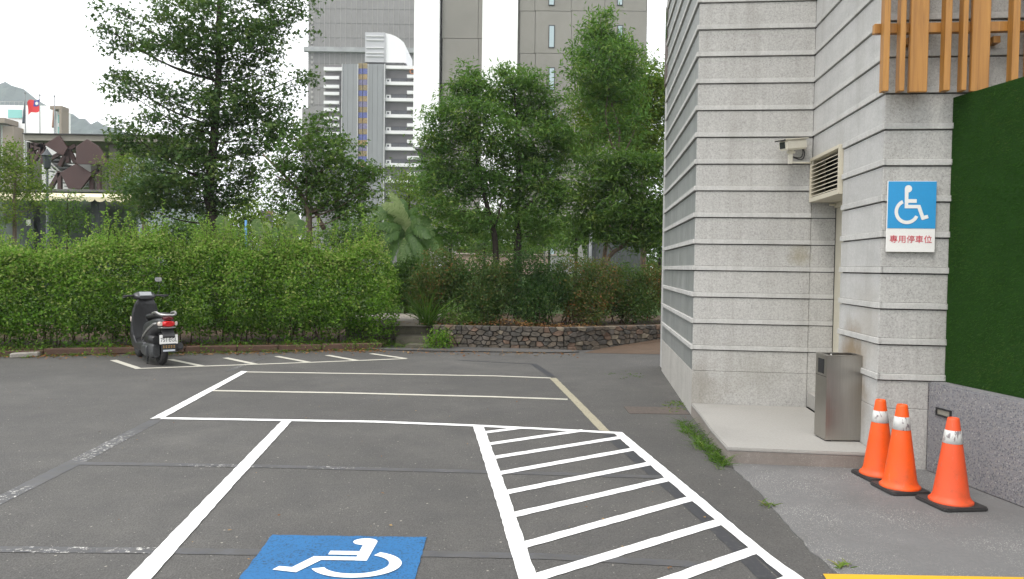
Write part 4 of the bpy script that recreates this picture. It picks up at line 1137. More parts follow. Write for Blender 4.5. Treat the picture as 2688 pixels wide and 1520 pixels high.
def waving(r, hb_):
    L_, h_ = 107*.2884*pxm, 105*.2884*pxm*1.05
    def sheet(u0, u1, v0, v1, off, name, m):
        mb = MB(); nu, nv = 14, 8; vs = []
        for i in range(nu+1):
            for j in range(nv+1):
                u, v = u0+(u1-u0)*i/nu, v0+(v1-v0)*j/nv
                vs.append((-.04 - L_*u*(1-.10*math.sin(5*u+1.4*v)), off + .16*u*math.sin(7*u+2*v), hb_ - .25 - h_*v - .62*u*u*.5 - .08*math.sin(6*u)))
        mb.add(vs, [(i*(nv+1)+j, (i+1)*(nv+1)+j, (i+1)*(nv+1)+j+1, i*(nv+1)+j+1) for i in range(nu) for j in range(nv)], True)
        return mb.build(name, m, r)
    cl = sheet(0, 1, 0, 1, 0, 'flag_cloth', simple('red flag cloth', (.62, .035, .04), .7, .08))
    cn = sheet(0, .46, 0, .5, -.012, 'blue_canton', simple('blue canton', (.03, .04, .25), .7)); 
    def P(u, v): return Vector((-.04 - L_*u*(1-.10*math.sin(5*u+1.4*v)), -.03 + .16*u*math.sin(7*u+2*v), hb_ - .25 - h_*v - .62*u*u*.5 - .08*math.sin(6*u)))
    c_ = P(.23, .25); mb = MB(); pts = []
    for k in range(24): a = math.pi*k/12; q = .17 if k % 2 == 0 else .10; pts.append((c_.x+q*math.cos(a), c_.y-.02, c_.z+q*math.sin(a)))
    mb.add(pts, [list(range(24))]); mb.build('white_sun', M['signwhite'], r)
flag(V8(230), W8(160), W8(560), 'dark blue furled flag on the leftmost flagpole', furled(simple('dark blue flag cloth', (.06, .075, .10), .8), 30*.2884*pxm, .45, 215*.2884*pxm))
flag(V8(362), W8(180), W8(560), 'red flag with blue canton and white sun on the middle flagpole', waving)
flag(V8(494), W8(188), W8(560), 'ochre furled flag on the rightmost flagpole', furled(simple('ochre flag cloth', (.30, .17, .12), .8), 24*.2884*pxm, .5, 220*.2884*pxm))

# pavilion of brown steel panels
Y = 34.0; o = base_at(200, Y)
pv = empty('steel_pavilion', o, 0, 'open pavilion with faceted dark brown steel panels and stair', 'pavilion')
M['brownsteel'] = simple('brown weathered steel', (.055, .027, .024), .65, .12, 1.5)
M['paleconc'] = m_concrete('pale column concrete', (.25, .235, .20), 0, .8, .2)
q8 = lambda x, y, YY=Y: at(V8(x), W8(y), YY) - o
mb = MB(); fbox(mb, V8(245), V8(1560), W8(545), W8(598), Y, .2, 5, o); mb.build('roof_beam', M['paleconc'], pv)
mb = MB(); fbox(mb, V8(240), V8(1565), W8(537), W8(545), Y, .3, 5.2, o); mb.build('roof_edge', M['frame'], pv)
for (a, b, yy) in ((250, 300, 2.5), (995, 1060, .6), (830, 905, 2.2)):
    mb = MB(); fbox(mb, V8(a), V8(b), W8(599), 720, Y+yy, 0, .7, o); mb.build('column', M['paleconc'], pv)
mb = MB(); fbox(mb, V8(245), V8(262), W8(599), 720, Y, 0, .3, o); mb.build('column', M['frame'], pv)
for pl_, off in (([(400,622),(535,538),(612,655),(575,722),(530,705)], -.4), ([(690,640),(790,573),(900,640),(990,795),(960,808),(690,797)], -.5), ([(545,877),(690,795),(837,890),(735,1027),(620,1024)], -.3), ([(990,1150),(1240,1170),(1215,1330),(1150,1410)], 1.0), ([(1060,640),(1150,700),(1160,800),(1120,760)], .8)):
    mb = MB(); P_ = [at(V8(x), W8(y), Y+off) - o for x, y in pl_]; mb.prism(P_, (0, .12, 0)); mb.build('steel_panel', M['brownsteel'], pv, .01)
for a, b in (((302,615),(302,800)), ((262,692),(402,620)), ((318,765),(402,640)), ((392,640),(392,800)), ((420,775),(690,632)), ((462,1020),(548,872)), ((547,880),(547,1040)), ((838,890),(838,1040)), ((612,640),(690,790)), ((622,700),(622,790)), ((545,820),(605,700)), ((838,890),(905,850)), ((905,800),(905,1040)), ((302,615),(402,640))):
    mb = MB(); mb.bar(q8(*a), q8(*b), .16, .16); mb.build('steel_strut', M['brownsteel'], pv)
mb = MB(); mb.bar(q8(740,1028), q8(832,900), .10, .10); mb.build('pale_strut', M['ledge'], pv)
mb = MB(); fbox(mb, V8(260), V8(690), W8(640), W8(1035), Y+4.6, 0, .2, o); mb.build('rear_wall', simple('pale rear wall', (.55, .55, .54), .7, .08, .6), pv)
mb = MB(); fbox(mb, V8(690), V8(1000), W8(640), W8(1035), Y+4.7, 0, .2, o); mb.build('rear_wall', simple('grey rear wall', (.20, .20, .20), .7, .15, .6), pv)
for k in range(9):
    a = q8(330+36*k, 730+34*k, Y+2.0); mb = MB(); mb.box(a.x, a.x+1.1, 1.7, 2.9, a.z-.05, a.z); mb.build('stair_tread', M['panelgrey'], pv)
for dz in (-45, -85):
    mb = MB(); mb.bar(q8(320, 745+dz, Y+1.6), q8(680, 1075+dz, Y+1.6), .05, .05); mb.build('hand_rail', M['ledge'], pv)
# cream awning in front
Y = 27.0; o = base_at(150, Y)
aw = empty('awning_shelter', o, 0, 'shelter with dark posts and scalloped cream awning left of the big tree', 'awning')
M['cream_awn'] = simple('cream awning cloth', (.62, .56, .38), .7, .05, .8)
a, b = at(-160, W8(1052), Y), at(V8(1240), W8(1052), Y); zt, zm, zl = at(200, W8(1045), Y).z, at(200, W8(1098), Y).z, at(200, W8(1142), Y).z
mb = MB(); mb.prism([(a.x-o.x, 0, zm-o.z), (a.x-o.x, .9, zt-o.z), (a.x-o.x, .93, zt-o.z), (a.x-o.x, .03, zm-o.z)], (b.x-a.x, 0, 0)); mb.build('awning_cloth', M['cream_awn'], aw)
mb = MB(); nsc = int((b.x-a.x)/.36); vs = []; fs = []
for i in range(nsc):
    x0 = a.x-o.x + (b.x-a.x)*i/nsc; x1 = a.x-o.x + (b.x-a.x)*(i+1)/nsc; xm = (x0+x1)/2; rr = (x1-x0)/2
    poly = [(x0, 0, zm-o.z), (x0, 0, zl-o.z+.12)] + [(xm - rr*math.cos(math.pi*k/6), 0, zl-o.z+.12-.12*math.sin(math.pi*k/6)) for k in range(1, 6)] + [(x1, 0, zl-o.z+.12), (x1, 0, zm-o.z)]
    mb.prism(poly, (0, .012, 0))
mb.build('scalloped_valance', M['cream_awn'], aw)
mb = MB(); fbox(mb, -170, V8(1130), W8(1024), W8(1046), Y+.95, 0, 3.5, o); mb.build('shelter_roof', simple('dark grey roof edge', (.07, .07, .072), .5), aw)
M['post'] = simple('dark teal post', (.022, .030, .034), .5)
for (xa, xb) in ((243, 305), (828, 900), (430, 470)):
    mb = MB(); fbox(mb, V8(xa), V8(xb), W8(1100), 720, Y+1.2, 0, .4, o); mb.build('post', M['post'], aw)
mb = MB(); fbox(mb, V8(305), V8(470), W8(1315), 700, Y+1.4, 0, .3, o); mb.build('counter', M['post'], aw)
mb = MB(); fbox(mb, -160, V8(1240), W8(1060), 700, Y+4.6, 0, .2, o); mb.build('shelter_back_wall', simple('dark mottled back wall', (.09, .11, .10), .8, .5, .8), aw)  # dark base colour, strongly mottled
mb = MB(); fbox(mb, V8(243), V8(280), W8(1305), W8(1360), Y+1.2, .02, -.001, o); mb.build('small_sign', M['signwhite'], aw)
# lamp post
Y = 25.0; p = at(V8(432), 640, Y); o = Vector((p.x, Y, zland(p.x, Y)))
lpst = empty('lamp_post', o, 0, 'dark lamp post with lantern standing before the awning', 'lamp post')
zt = at(V8(430), W8(850), Y).z - o.z
mb = MB(); mb.tube([(0,0,0), (0,0,.5), (0,0,.55), (0,0,zt)], [.09, .085, .05, .04], 10); mb.build('pole', M['post'], lpst)
mb = MB(); mb.lathe([(.03, zt), (.10, zt+.06), (.14, zt+.42), (.17, zt+.46), (.05, zt+.62), (0, zt+.70)], 8, smooth=False); mb.build('lantern', M['post'], lpst)
# small things between the trunks
Y = 24.0; p = at(645, 640, Y); mb = MB(); z_ = zland(p.x, Y); zt = at(645, 578, Y).z
mb.tube([(0,0,0), (0,0,zt-z_)], .035, 8); bp2 = mb.build('blue_post', simple('blue post paint', (.08, .25, .50), .5)); bp2.location = (p.x, Y, z_); tag(bp2, 'thin blue post between the big tree and the purple banner', 'post')
Y = 30.0; p = at(701, 640, Y); z_ = zland(p.x, Y)
bn = empty('banner_stand', (p.x, Y, z_), 0, 'purple hanging banner with ochre pattern right of the big tree trunk', 'banner')
def m_banner():
    t = NT('purple banner cloth'); a = t.mix(t.ramp(t.noise(2.6, 4, .6), [(.5, 0), (.56, 1)]), (.13, .07, .22), (.34, .15, .12)); return t.fin(a, .7)
zt, zb = at(701, 553, Y).z - z_, at(701, 600, Y).z - z_
mb = MB(); mb.box(-.22, .22, -.012, .012, zb, zt); mb.build('banner_cloth', m_banner(), bn)
mb = MB(); mb.tube([(-.25,.02,0), (-.25,.02,zt+.1)], .025, 8); mb.tube([(-.25,.02,zt+.03), (.24,.02,zt+.03)], .015, 8); mb.build('banner_frame', M['panelgrey'], bn)
# planter wall, clipped hedge and board fence behind the centre trees
Y = 41.0; o = base_at(1390, Y)
pk = empty('planter_wall', o, 0, 'pinkish planter wall behind the centre trees', 'wall')
mb = MB(); fbox(mb, 1190, 1440, 670, 720, Y, 0, .3, o); mb.build('wall_face', simple('pinkish render', (.33, .235, .20), .8, .2, .6), pk)
mb = MB(); fbox(mb, 1440.5, 1545, 672, 720, Y, .05, .3, o); mb.build('wall_face', simple('grey render', (.26, .26, .26), .8, .1, .6), pk)
mb = MB(); fbox(mb, 1188, 1547, 666, 669.7, Y, .1, .4, o); mb.build('coping', simple('pale coping', (.40, .33, .29), .8), pk)
Y = 26.0; o = base_at(1590, Y)
fn = empty('board_fence', o, 0, 'grey upright board fence with a white end sheet behind the right tree', 'fence')
for k in range(17):
    mb = MB(); fbox(mb, 1542+8.2*k, 1549.4+8.2*k, 636+random.uniform(-1.5, 1.5), 740, Y, random.uniform(0, .02), .03, o); mb.build('board', simple('grey board', (.075, .082, .085), .8, .2, 2) if k == 0 else bpy.data.materials['grey board'], fn)
pts = [at(x, y, Y-.3) - o for x, y in ((1516,735),(1518,652),(1526,642),(1533,680),(1536,735))]
mb = MB(); mb.prism(pts, (0, .03, 0)); mb.build('white_sheet', simple('white sheet', (.30, .30, .285), .7), fn)
mb = MB(); p = at(1550, 640, Y-.2)-o; mb.tube([(p.x, -.2, -.0), (p.x, -.2, at(1550, 605, Y).z-o.z)], .05, 8); mb.build('fence_post', M['panelgrey'], fn)
# hills
def hill(name, prof, Y, depth, seed):
    r_ = np.random.default_rng(seed); xs_ = np.linspace(prof[0][0], prof[-1][0], 150)
    yp = np.interp(xs_, [p[0] for p in prof], [p[1] for p in prof]); n1 = 26; V = []; 
    for j in range(n1+1):
        t = j/n1; YY = Y - depth*(t)
        for i in range(150):
            p = at(xs_[i], yp[i], Y); hgt = (p.z)*(1-t)**1.15 + 1.5
            V.append((p.x*(YY/Y)**.2, YY, hgt + (r_.normal(0, 1.6) if t < .98 else 0)*(1 if hgt > 6 else .2)))
    mb = MB(); mb.add(V, [(j*150+i, j*150+i+1, (j+1)*150+i+1, (j+1)*150+i) for j in range(n1) for i in range(149)])
    return tag(mb.build(name, M['forest']), 'wooded grey green hillside beyond the white building', kind='structure')
t = NT('far forest'); M['forest'] = t.fin(t.ramp(t.noise(.05, 6, .7), [(.3, (.032, .052, .046)), (.7, (.075, .10, .085))]), .9, 0, .1)
hill('hill', [(-1500, 260), (-500, 130), (-150, 190), (0, 222), (45, 234), (75, 252), (120, 280), (178, 303), (232, 322), (275, 335), (355, 360), (430, 420), (520, 540), (700, 660), (900, 690)], 620, 380, 4)

# ================================================================ vegetation
L_ = leaf_mat
M['lf_hedge'] = L_('hedge leaves', [(.026, .075, .006), (.076, .180, .014), (.128, .262, .026), (.20, .325, .050), (.32, .36, .11)], .48)
M['lf_big'] = L_('sweetgum leaves', [(.022, .050, .019), (.043, .090, .026), (.073, .131, .034), (.138, .181, .050)], .3)
M['lf_mid'] = L_('dark bush leaves', [(.026, .065, .016), (.058, .118, .025), (.091, .168, .034), (.168, .234, .054)], .38)
M['lf_fine'] = L_('fine tree leaves', [(.034, .085, .022), (.076, .166, .034), (.122, .226, .046), (.220, .293, .073)], .42)
M['lf_lime'] = L_('yellow green leaves', [(.044, .088, .010), (.096, .162, .018), (.145, .21, .028), (.21, .25, .045)], .42)
M['lf_red'] = L_('russet shrub leaves', [(.020, .052, .015), (.050, .098, .025), (.082, .116, .030), (.135, .085, .032), (.23, .08, .03)], .32)
M['lf_grass'] = L_('grass blades', [(.035, .080, .012), (.070, .145, .018), (.11, .19, .025), (.22, .20, .07)], .3)
M['lf_far'] = L_('far tree leaves', [(.037, .084, .020), (.075, .149, .029), (.121, .198, .040), (.187, .253, .061)], .4)
M['lf_banana'] = L_('banana leaf', [(.035, .085, .028), (.10, .175, .055), (.27, .33, .15)], .4, .4)
M['lf_dead'] = L_('fallen leaves', [(.10, .035, .015), (.17, .07, .025), (.25, .13, .05), (.34, .24, .11)], .1, .8)
def m_bark(name, c):
    t = NT(name); c = Vector(c); v = t.map((9, 9, 2.5))
    a = t.ramp(t.noise(3, 5, .65, v), [(.3, tuple(c*.55)), (.7, tuple(c*1.3))]); t.bump(t.noise(3, 5, .65, v), .5, .02)
    return t.fin(a, .9, 0, .2)
M['bark'] = m_bark('dark bark', (.040, .032, .026)); M['bark_pale'] = m_bark('pale bark', (.13, .10, .075)); M['twig'] = m_bark('brown twigs', (.065, .045, .03))

def tree(name, label, Y, trunk, r0, blobs, leafm, shape, lsize, per=22, dens=1.0, sd=.20, bark='bark', cat='tree', group=None, dy=1.0, up=1.15, extra=(), zb=None, rtop=.25):
    """trunk: pixel path from the foot up; blobs: (x, y, rx, ry[, density]) pixel ellipses turned into leafy masses at depth Y"""
    k = Y / F
    T = [at(x, y, Y) for x, y in trunk]
    T[0].z = zland(T[0].x, Y) - .05 if zb is None else zb
    o = T[0].copy()
    root = empty(name, o, 0, label, cat, group)
    tp = smooth_path([p - o for p in T], 5)
    n = len(tp)
    MB().tube(tp, [r0*(1 - (1-rtop)*i/(n-1)) * (1.25 if i == 0 else 1) for i in range(n)], 10).build('trunk', M[bark], root)
    for br in extra:
        pp = smooth_path([at(x, y, Y + random.uniform(-.3, .3)*(i > 0)) - o for i, (x, y) in enumerate(br[1])], 4)
        MB().tube(pp, [br[0]*(1-.7*i/(len(pp)-1)) for i in range(len(pp))], 8).build('branch', M[bark], root)
    C = []; TW = MB(); tpn = np.array([tuple(p) for p in tp])
    for b in blobs:
        x, y, rx, ry = b[:4]; dn = b[4] if len(b) > 4 else 1.0
        yo = random.uniform(-.5, .5)*dy*rx*k
        c0 = at(x, y, Y + yo) - o
        rad = np.array([rx*k, max(rx*k*.8, ry*k)*dy, ry*k])
        nc = max(4, int(dens*dn * rad[0]*rad[2]*(.5+.5*rad[1]/rad[0]) * 62 * 2.5))
        bl_ = in_ball(nc, .35); fly = rng.uniform(0, 1, nc) < .13; bl_[fly] *= rng.uniform(1.0, 1.42, (int(fly.sum()), 1)); pts = np.array(c0) + bl_*rad
        C.append(pts)
        # limb from the trunk and twigs to the sprays
        dist = np.linalg.norm(tpn - np.array(c0) + np.array([0, 0, .45*np.linalg.norm(tpn[:, :2]-np.array(c0)[:2], axis=1).min()]), axis=1)
        s = Vector(tpn[int(np.argmin(dist))]); e = c0
        mid = s.lerp(e, .5) + Vector((0, 0, -.06*(e-s).length))
        if (e-s).length > .25:
            pp = smooth_path([s, mid, e], 4); rb_ = min(r0*.36, .010 + .008*(e-s).length)
            TW.tube(pp, [rb_*(1-.7*i/(len(pp)-1)) for i in range(len(pp))], 6)
        for q in pts[rng.choice(len(pts), min(len(pts), max(3, nc//14)), replace=False)]:
            q = Vector(q); m2 = e.lerp(q, .5) + Vector((0, 0, -.04)); TW.tube([e if (q-e).length < .5 else s.lerp(e, .8), m2, q], [.009, .006, .003], 4, cap=False)
    if TW.v: TW.build('branches', M[bark], root)['kind'] = 'stuff'
    C = np.concatenate(C)
    P, idx = clumps(C, per, sd, .55)
    ct = rng.normal(.50, .19, len(C))
    tint = ct[idx] + rng.normal(0, .17, len(P))
    leaves('crown', P, lsize*rng.uniform(.7, 1.25, len(P)), tint, shape, M[leafm], root, up=up, droop=.25)
    return root

# big sweetgum
tree('sweetgum_tree', 'tall dark star-leaved tree rising above the hedge, tallest on the left', 17.5,
     [(580,640),(560,590),(548,510),(557,420),(565,310),(574,190),(574,70),(580,-80),(590,-200)], .135,
     [(600,-70,170,70), (470,-20,120,45,.8), (740,-20,110,55,.8), (300,25,45,30,.5), (265,65,40,28,.45), (340,110,80,32,.8), (430,80,110,45,.7), (560,60,140,55), (700,55,110,45,.9), (790,25,40,25,.5),
      (470,130,90,40), (600,125,110,48), (690,110,60,35,.8), (520,165,80,30,.8), (660,165,60,25,.7), (720,185,40,16,.5),
      (330,240,70,22,.7), (390,225,90,32,.8), (300,195,25,12,.4), (480,265,90,38), (600,215,90,42), (590,275,110,42), (680,245,70,35,.8), (770,225,50,18,.6), (800,195,25,18,.5), (720,280,50,30,.8),
      (450,320,90,28,.8), (540,335,100,40), (650,315,90,40), (720,330,70,45), (690,375,80,38), (630,395,40,22,.5), (320,330,35,22,.5), (350,365,60,25,.7), (420,385,110,42), (510,400,90,45),
      (470,455,130,45), (590,450,110,42), (660,460,60,25,.6), (420,500,100,38), (520,510,100,38), (610,510,80,32), (370,540,60,30,.8), (470,545,90,25,.8), (560,550,80,20,.6)],
     'lf_big', 'star', .105, per=30, dens=.78, sd=.145, up=1.2, dy=.9)
# leaning tree to its right
tree('leaning_tree', 'small dark tree with leaning forked trunk right of the tallest tree', 16.6,
     [(808,650),(812,600),(806,550),(790,510),(765,480),(722,436),(690,405)], .075,
     [(780,365,50,30,.7), (830,345,45,35,.8), (850,300,22,20,.5), (800,410,90,42), (880,400,70,40,.9), (915,365,40,20,.5), (770,455,70,35), (860,455,95,45), (950,450,60,30,.9), (1000,440,30,14,.5), (800,510,70,35), (890,505,90,40), (970,490,45,28,.8), (850,550,80,30), (930,545,60,28), (740,420,40,25,.6), (720,500,40,30,.7), (750,540,50,28,.8)],
     'lf_mid', 'star', .09, per=30, dens=.95, sd=.14, extra=((.05, [(850,600),(832,565),(806,530),(795,512)]), (.03, [(766,480),(740,470),(715,455)]), (.025, [(802,540),(806,500),(804,460)])), bark='bark_pale')
# shrubs and little trees at the left edge
tree('small_tree', 'pale green bushy tree at the left edge beside the beige building', 22.0, [(40,650),(38,560),(40,470),(45,400)], .07,
     [(15,380,30,22,.7), (40,420,45,38), (10,440,45,40), (60,470,55,35), (80,505,50,30), (20,500,50,35), (95,540,40,25,.8), (10,560,50,35)], 'lf_lime', 'oval', .085, per=24, dens=1.1, sd=.16, bark='bark_pale')
tree('small_tree', 'dark green young tree before the scalloped awning', 21.5, [(178,650),(178,600),(177,560),(178,510)], .04,
     [(178,520,40,20,.8), (175,550,42,28), (160,575,35,22), (195,575,40,25), (178,600,35,18)], 'lf_mid', 'oval', .075, per=24, dens=1.1, sd=.14)
tree('small_tree', 'yellow green tree left of the tallest trunk, over the awning end', 21.0, [(380,660),(378,600),(365,540),(350,480),(345,430)], .06,
     [(315,420,30,18,.7), (330,440,48,28), (305,465,35,22), (360,470,50,32), (330,500,50,28), (390,510,50,30), (350,530,50,24,.9)], 'lf_lime', 'oval', .085, per=24, dens=1.0, sd=.16, bark='bark_pale')
# twin trees in the centre
tree('slender_tree', 'fine-leaved centre tree with the forked left trunk of the twin pair', 18.5,
     [(1308,710),(1300,640),(1290,590),(1276,530),(1262,470),(1250,400),(1245,300),(1240,230)], .085,
     [(1225,190,35,20,.7), (1245,225,55,35), (1200,250,45,30,.9), (1270,265,50,35), (1165,300,55,25,.8), (1215,300,75,40), (1280,330,60,45), (1140,340,40,18,.6), (1120,365,30,12,.5), (1170,365,65,32), (1240,385,75,42), (1150,425,60,38), (1215,445,75,42), (1130,480,50,35), (1195,505,75,38), (1265,480,60,42), (1150,540,55,32), (1220,560,65,32), (1270,590,50,25,.8), (1200,610,50,22,.7)],
     'lf_fine', 'long', .13, per=46, dens=.85, sd=.145, extra=((.04, [(1288,588),(1262,560),(1240,520)]), (.03, [(1296,600),(1310,560),(1320,500)])))
tree('slender_tree', 'fine-leaved centre tree with the straight right trunk of the twin pair', 18.9,
     [(1362,705),(1362,640),(1358,580),(1360,510),(1362,430),(1358,330),(1350,240)], .085,
     [(1335,175,28,18,.7), (1345,205,50,30), (1395,215,55,28), (1310,240,45,30), (1380,255,75,38), (1440,265,45,25,.8), (1340,300,65,38), (1420,310,75,42), (1365,355,80,42), (1455,350,55,40), (1330,400,65,40), (1410,410,80,42), (1480,395,45,40), (1360,460,75,40), (1440,470,75,42), (1320,510,55,38), (1400,530,75,38), (1480,510,50,40), (1350,570,65,30), (1430,580,65,32), (1310,620,45,20,.6), (1390,620,55,20,.7)],
     'lf_fine', 'long', .13, per=46, dens=.85, sd=.145, extra=((.04, [(1360,560),(1395,530),(1420,490)]), (.03, [(1360,500),(1335,470),(1310,440)])))
# tall tree on the right, partly behind the building
tree('feathery_tree', 'tall feathery tree with pale crooked trunk beside the stone building', 19.5,
     [(1565,720),(1590,650),(1604,590),(1606,540),(1612,470),(1620,410),(1626,345),(1610,290),(1600,240),(1592,190)], .06,
     [(1575,45,38,22,.8), (1560,75,45,22,.8), (1590,100,50,26), (1545,125,50,25,.8), (1625,110,45,22,.8), (1580,150,75,32), (1650,145,50,28,.9), (1530,165,35,16,.6), (1560,190,70,30), (1640,190,65,32), (1600,225,80,26,.8), (1555,255,60,25,.7), (1650,255,55,25,.7), (1575,300,55,22,.6), (1660,310,45,25,.6), (1570,350,50,24,.6), (1655,365,45,24,.6)],
     'lf_fine', 'long', .14, per=30, dens=1.3, sd=.16, bark='bark_pale', extra=((.035, [(1620,420),(1600,360),(1590,300),(1596,250)]), (.03, [(1618,430),(1650,380),(1670,330)])), up=.8)
tree('bushy_tree', 'yellow green broad tree behind the feathery tree', 22.5,
     [(1690,720),(1688,600),(1680,480),(1675,380),(1690,260)], .10,
     [(1720,200,40,40,.9), (1690,235,50,35), (1735,260,40,50), (1600,240,55,28), (1545,245,45,25,.8), (1650,270,60,38), (1560,290,60,35), (1620,320,60,38), (1700,320,60,45), (1550,345,55,35), (1660,370,60,40), (1720,390,45,45), (1530,390,40,30,.9)],
     'lf_lime', 'long', .15, per=30, dens=1.4, sd=.2, bark='bark_pale')
tree('bushy_tree', 'dark green low spreading tree beside the building corner', 18.0,
     [(1545,760),(1590,690),(1640,640),(1660,590),(1670,520)], .07,
     [(1590,420,70,35), (1660,430,75,40), (1730,440,50,45), (1570,470,65,35), (1640,490,80,40), (1715,510,60,45), (1540,520,50,32), (1600,545,80,38), (1680,570,75,40), (1735,590,40,45), (1560,590,65,30), (1640,620,70,28), (1710,640,55,28)],
     'lf_mid', 'long', .14, per=44, dens=.95, sd=.16, bark='bark_pale', extra=((.035, [(1640,640),(1680,600),(1720,560)]),))
# olive tree behind the bananas, far row of trees
tree('olive_tree', 'hazy olive green tree behind the banana plant', 28.0, [(1075,680),(1076,600),(1074,520),(1072,470)], .06,
     [(1070,455,30,18,.8), (1055,480,40,25), (1095,480,40,28), (1065,520,50,30), (1105,530,40,30), (1050,560,45,28), (1090,580,50,30)], 'lf_lime', 'oval', .10, per=24, dens=.8, sd=.22)
ntree = 0
far = [(1180,600,60,55), (1270,610,60,50), (1350,600,65,55), (1440,600,60,55), (1510,610,55,50), (1580,600,60,60), (1660,590,70,70), (1730,590,60,70), (985,610,60,50), (640,570,60,60), (560,600,60,50), (470,610,60,40), (730,600,60,50), (900,610,60,45), (300,620,50,30), (1735,690,55,30), (1660,685,45,25)]
fl = ['behind the forked centre trunk', 'between the twin centre trunks', 'just right of the straight centre trunk', 'behind the thin grey pole', 'left of the board fence', 'above the board fence', 'behind the low spreading tree', 'at the building edge', 'left of the banana plant', 'behind the blue post', 'behind the tallest trunk', 'left of the tallest trunk', 'behind the purple banner', 'behind the leaning tree crown', 'right of the awning', 'low beside the stone building edge', 'low under the board fence end']
for (x, y, rx, ry), nm in zip(far, fl):
    Yf = 32 + random.uniform(-4, 8)
    tree('background_tree', 'far leafy green tree ' + nm, Yf, [(x, 690), (x+3, y+20), (x-2, y-10)], .08,
         [(x, y, rx*.8, ry*.8), (x-rx*.5, y+ry*.3, rx*.6, ry*.55), (x+rx*.5, y+ry*.25, rx*.6, ry*.6), (x+rx*.1, y-ry*.6, rx*.5, ry*.4), (x, y+ry*.8, rx*.8, ry*.45)],
         'lf_far' if x > 900 else 'lf_lime' if x in (640, 730) else 'lf_mid', 'oval', .16, per=20, dens=.5, sd=.32, group='trees in the far row')
# low clipped hedge in front of planter wall
Y = 43.0; o = base_at(1320, Y); ch_ = empty('clipped_hedge', o, 0, 'low clipped yellow green hedge along the pinkish planter wall', 'hedge')
xa, xb = at(1200, 660, Y).x, at(1425, 660, Y).x; zt = at(1300, 652, Y).z; n = 5200
P = np.stack([rng.uniform(xa-o.x, xb-o.x, n), rng.uniform(-.8, .1, n), rng.uniform(zt-.75-o.z, zt-o.z, n)], 1)
P[:n//3, 2] = zt - o.z + rng.normal(0, .05, n//3)
leaves('hedge_foliage', P, rng.uniform(.09, .15, n), rng.normal(.6, .2, n), 'oval', M['lf_lime'], ch_, up=.7)
mb = MB(); mb.box(xa-o.x, xb-o.x, -.6, .0, 0, zt-.1-o.z); mb.build('hedge_core', M['twig'], ch_)
p = at(1430, 660, 38); mb = MB(); mb.tube([(0,0,0), (0,0,at(1430, 596, 38).z-zland(p.x, 38))], .035, 8); gp = mb.build('grey_pole', M['panelgrey']); gp.location = (p.x, 38, zland(p.x, 38)); tag(gp, 'thin grey pole standing behind the centre trees', 'pole')

# ---------------------------------------------------------------- long hedge behind the kerb
hA, hB = KS + kn*.45, kB + kn*.30 + kd*.35
HL = (hB - hA).length; HD = 1.25
hedge = empty('hedge', (hA+hB)/2, math.atan2(kd.y, kd.x), 'long bushy bright green hedge behind the scooter', 'hedge')
HBp = []
s_ = -HL/2 - .2
while s_ < HL/2:
    HBp.append((s_ + random.uniform(-.1, .1), random.uniform(.30, .62), random.uniform(1.52, 2.02), random.uniform(.05, .38), random.uniform(.5, 1.5)))
    s_ += random.uniform(.22, .5)
HBa = np.array(HBp)
def htop(s):
    return float(np.max(HBa[:, 2] - .30*np.minimum(((s-HBa[:, 0])/HBa[:, 1])**2, 9)))
def hfront(s, z):
    return float(np.max(HBa[:, 3]*np.maximum(0, 1 - ((s-HBa[:, 0])/HBa[:, 1])**2 - ((z-HBa[:, 4])/.75)**2*.6)))
nC = 11000
s = rng.uniform(-HL/2, HL/2, nC); kind = rng.uniform(0, 1, nC)
top = np.array([htop(v) for v in s])
z = np.where(kind < .62, .14 + (top-.14)*rng.uniform(0, 1, nC)**.85, top - np.abs(rng.normal(0, .13, nC)))
y = np.where(kind < .62, np.abs(rng.normal(0, .12, nC)), rng.uniform(.0, HD, nC))
y = y - np.array([hfront(a, b) for a, b in zip(s, z)])
rnd = np.clip((z-(top-.35))/.35, 0, 1); y = np.where(kind < .62, y + .30*rnd**2, y)
lowgap = np.clip((.70-z)/.5, 0, 1); y = np.where(kind < .62, y + .22*lowgap, y)
patchy = .5 + .5*np.sin(s*1.9+.6)*np.sin(s*.83+2)
keep = rng.uniform(0, 1, nC) > lowgap*(.15 + .6*patchy)
e_ = np.clip((np.abs(s)-HL/2+.45)/.45, 0, 1); y = y + np.where(s > 0, .55*e_**2, 0); keep &= ~((s > HL/2-.4) & (z > top-.25*e_))
fly = rng.uniform(0, 1, nC) < .10
y = y - np.where(fly & (kind < .62), np.abs(rng.normal(0, .13, nC)), 0); z = z + np.where(fly & (kind >= .62), np.abs(rng.normal(0, .16, nC)), 0)
C = np.stack([s, y, z], 1)[keep]
P, idx = clumps(C, 14, .07, .8)
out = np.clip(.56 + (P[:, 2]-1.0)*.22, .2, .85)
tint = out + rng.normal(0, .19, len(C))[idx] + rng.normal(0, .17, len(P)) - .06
leaves('hedge_foliage', P, rng.uniform(.034, .072, len(P)), tint, 'oval', M['lf_hedge'], hedge, up=1.0, spread=.85, face=(0, -.55))
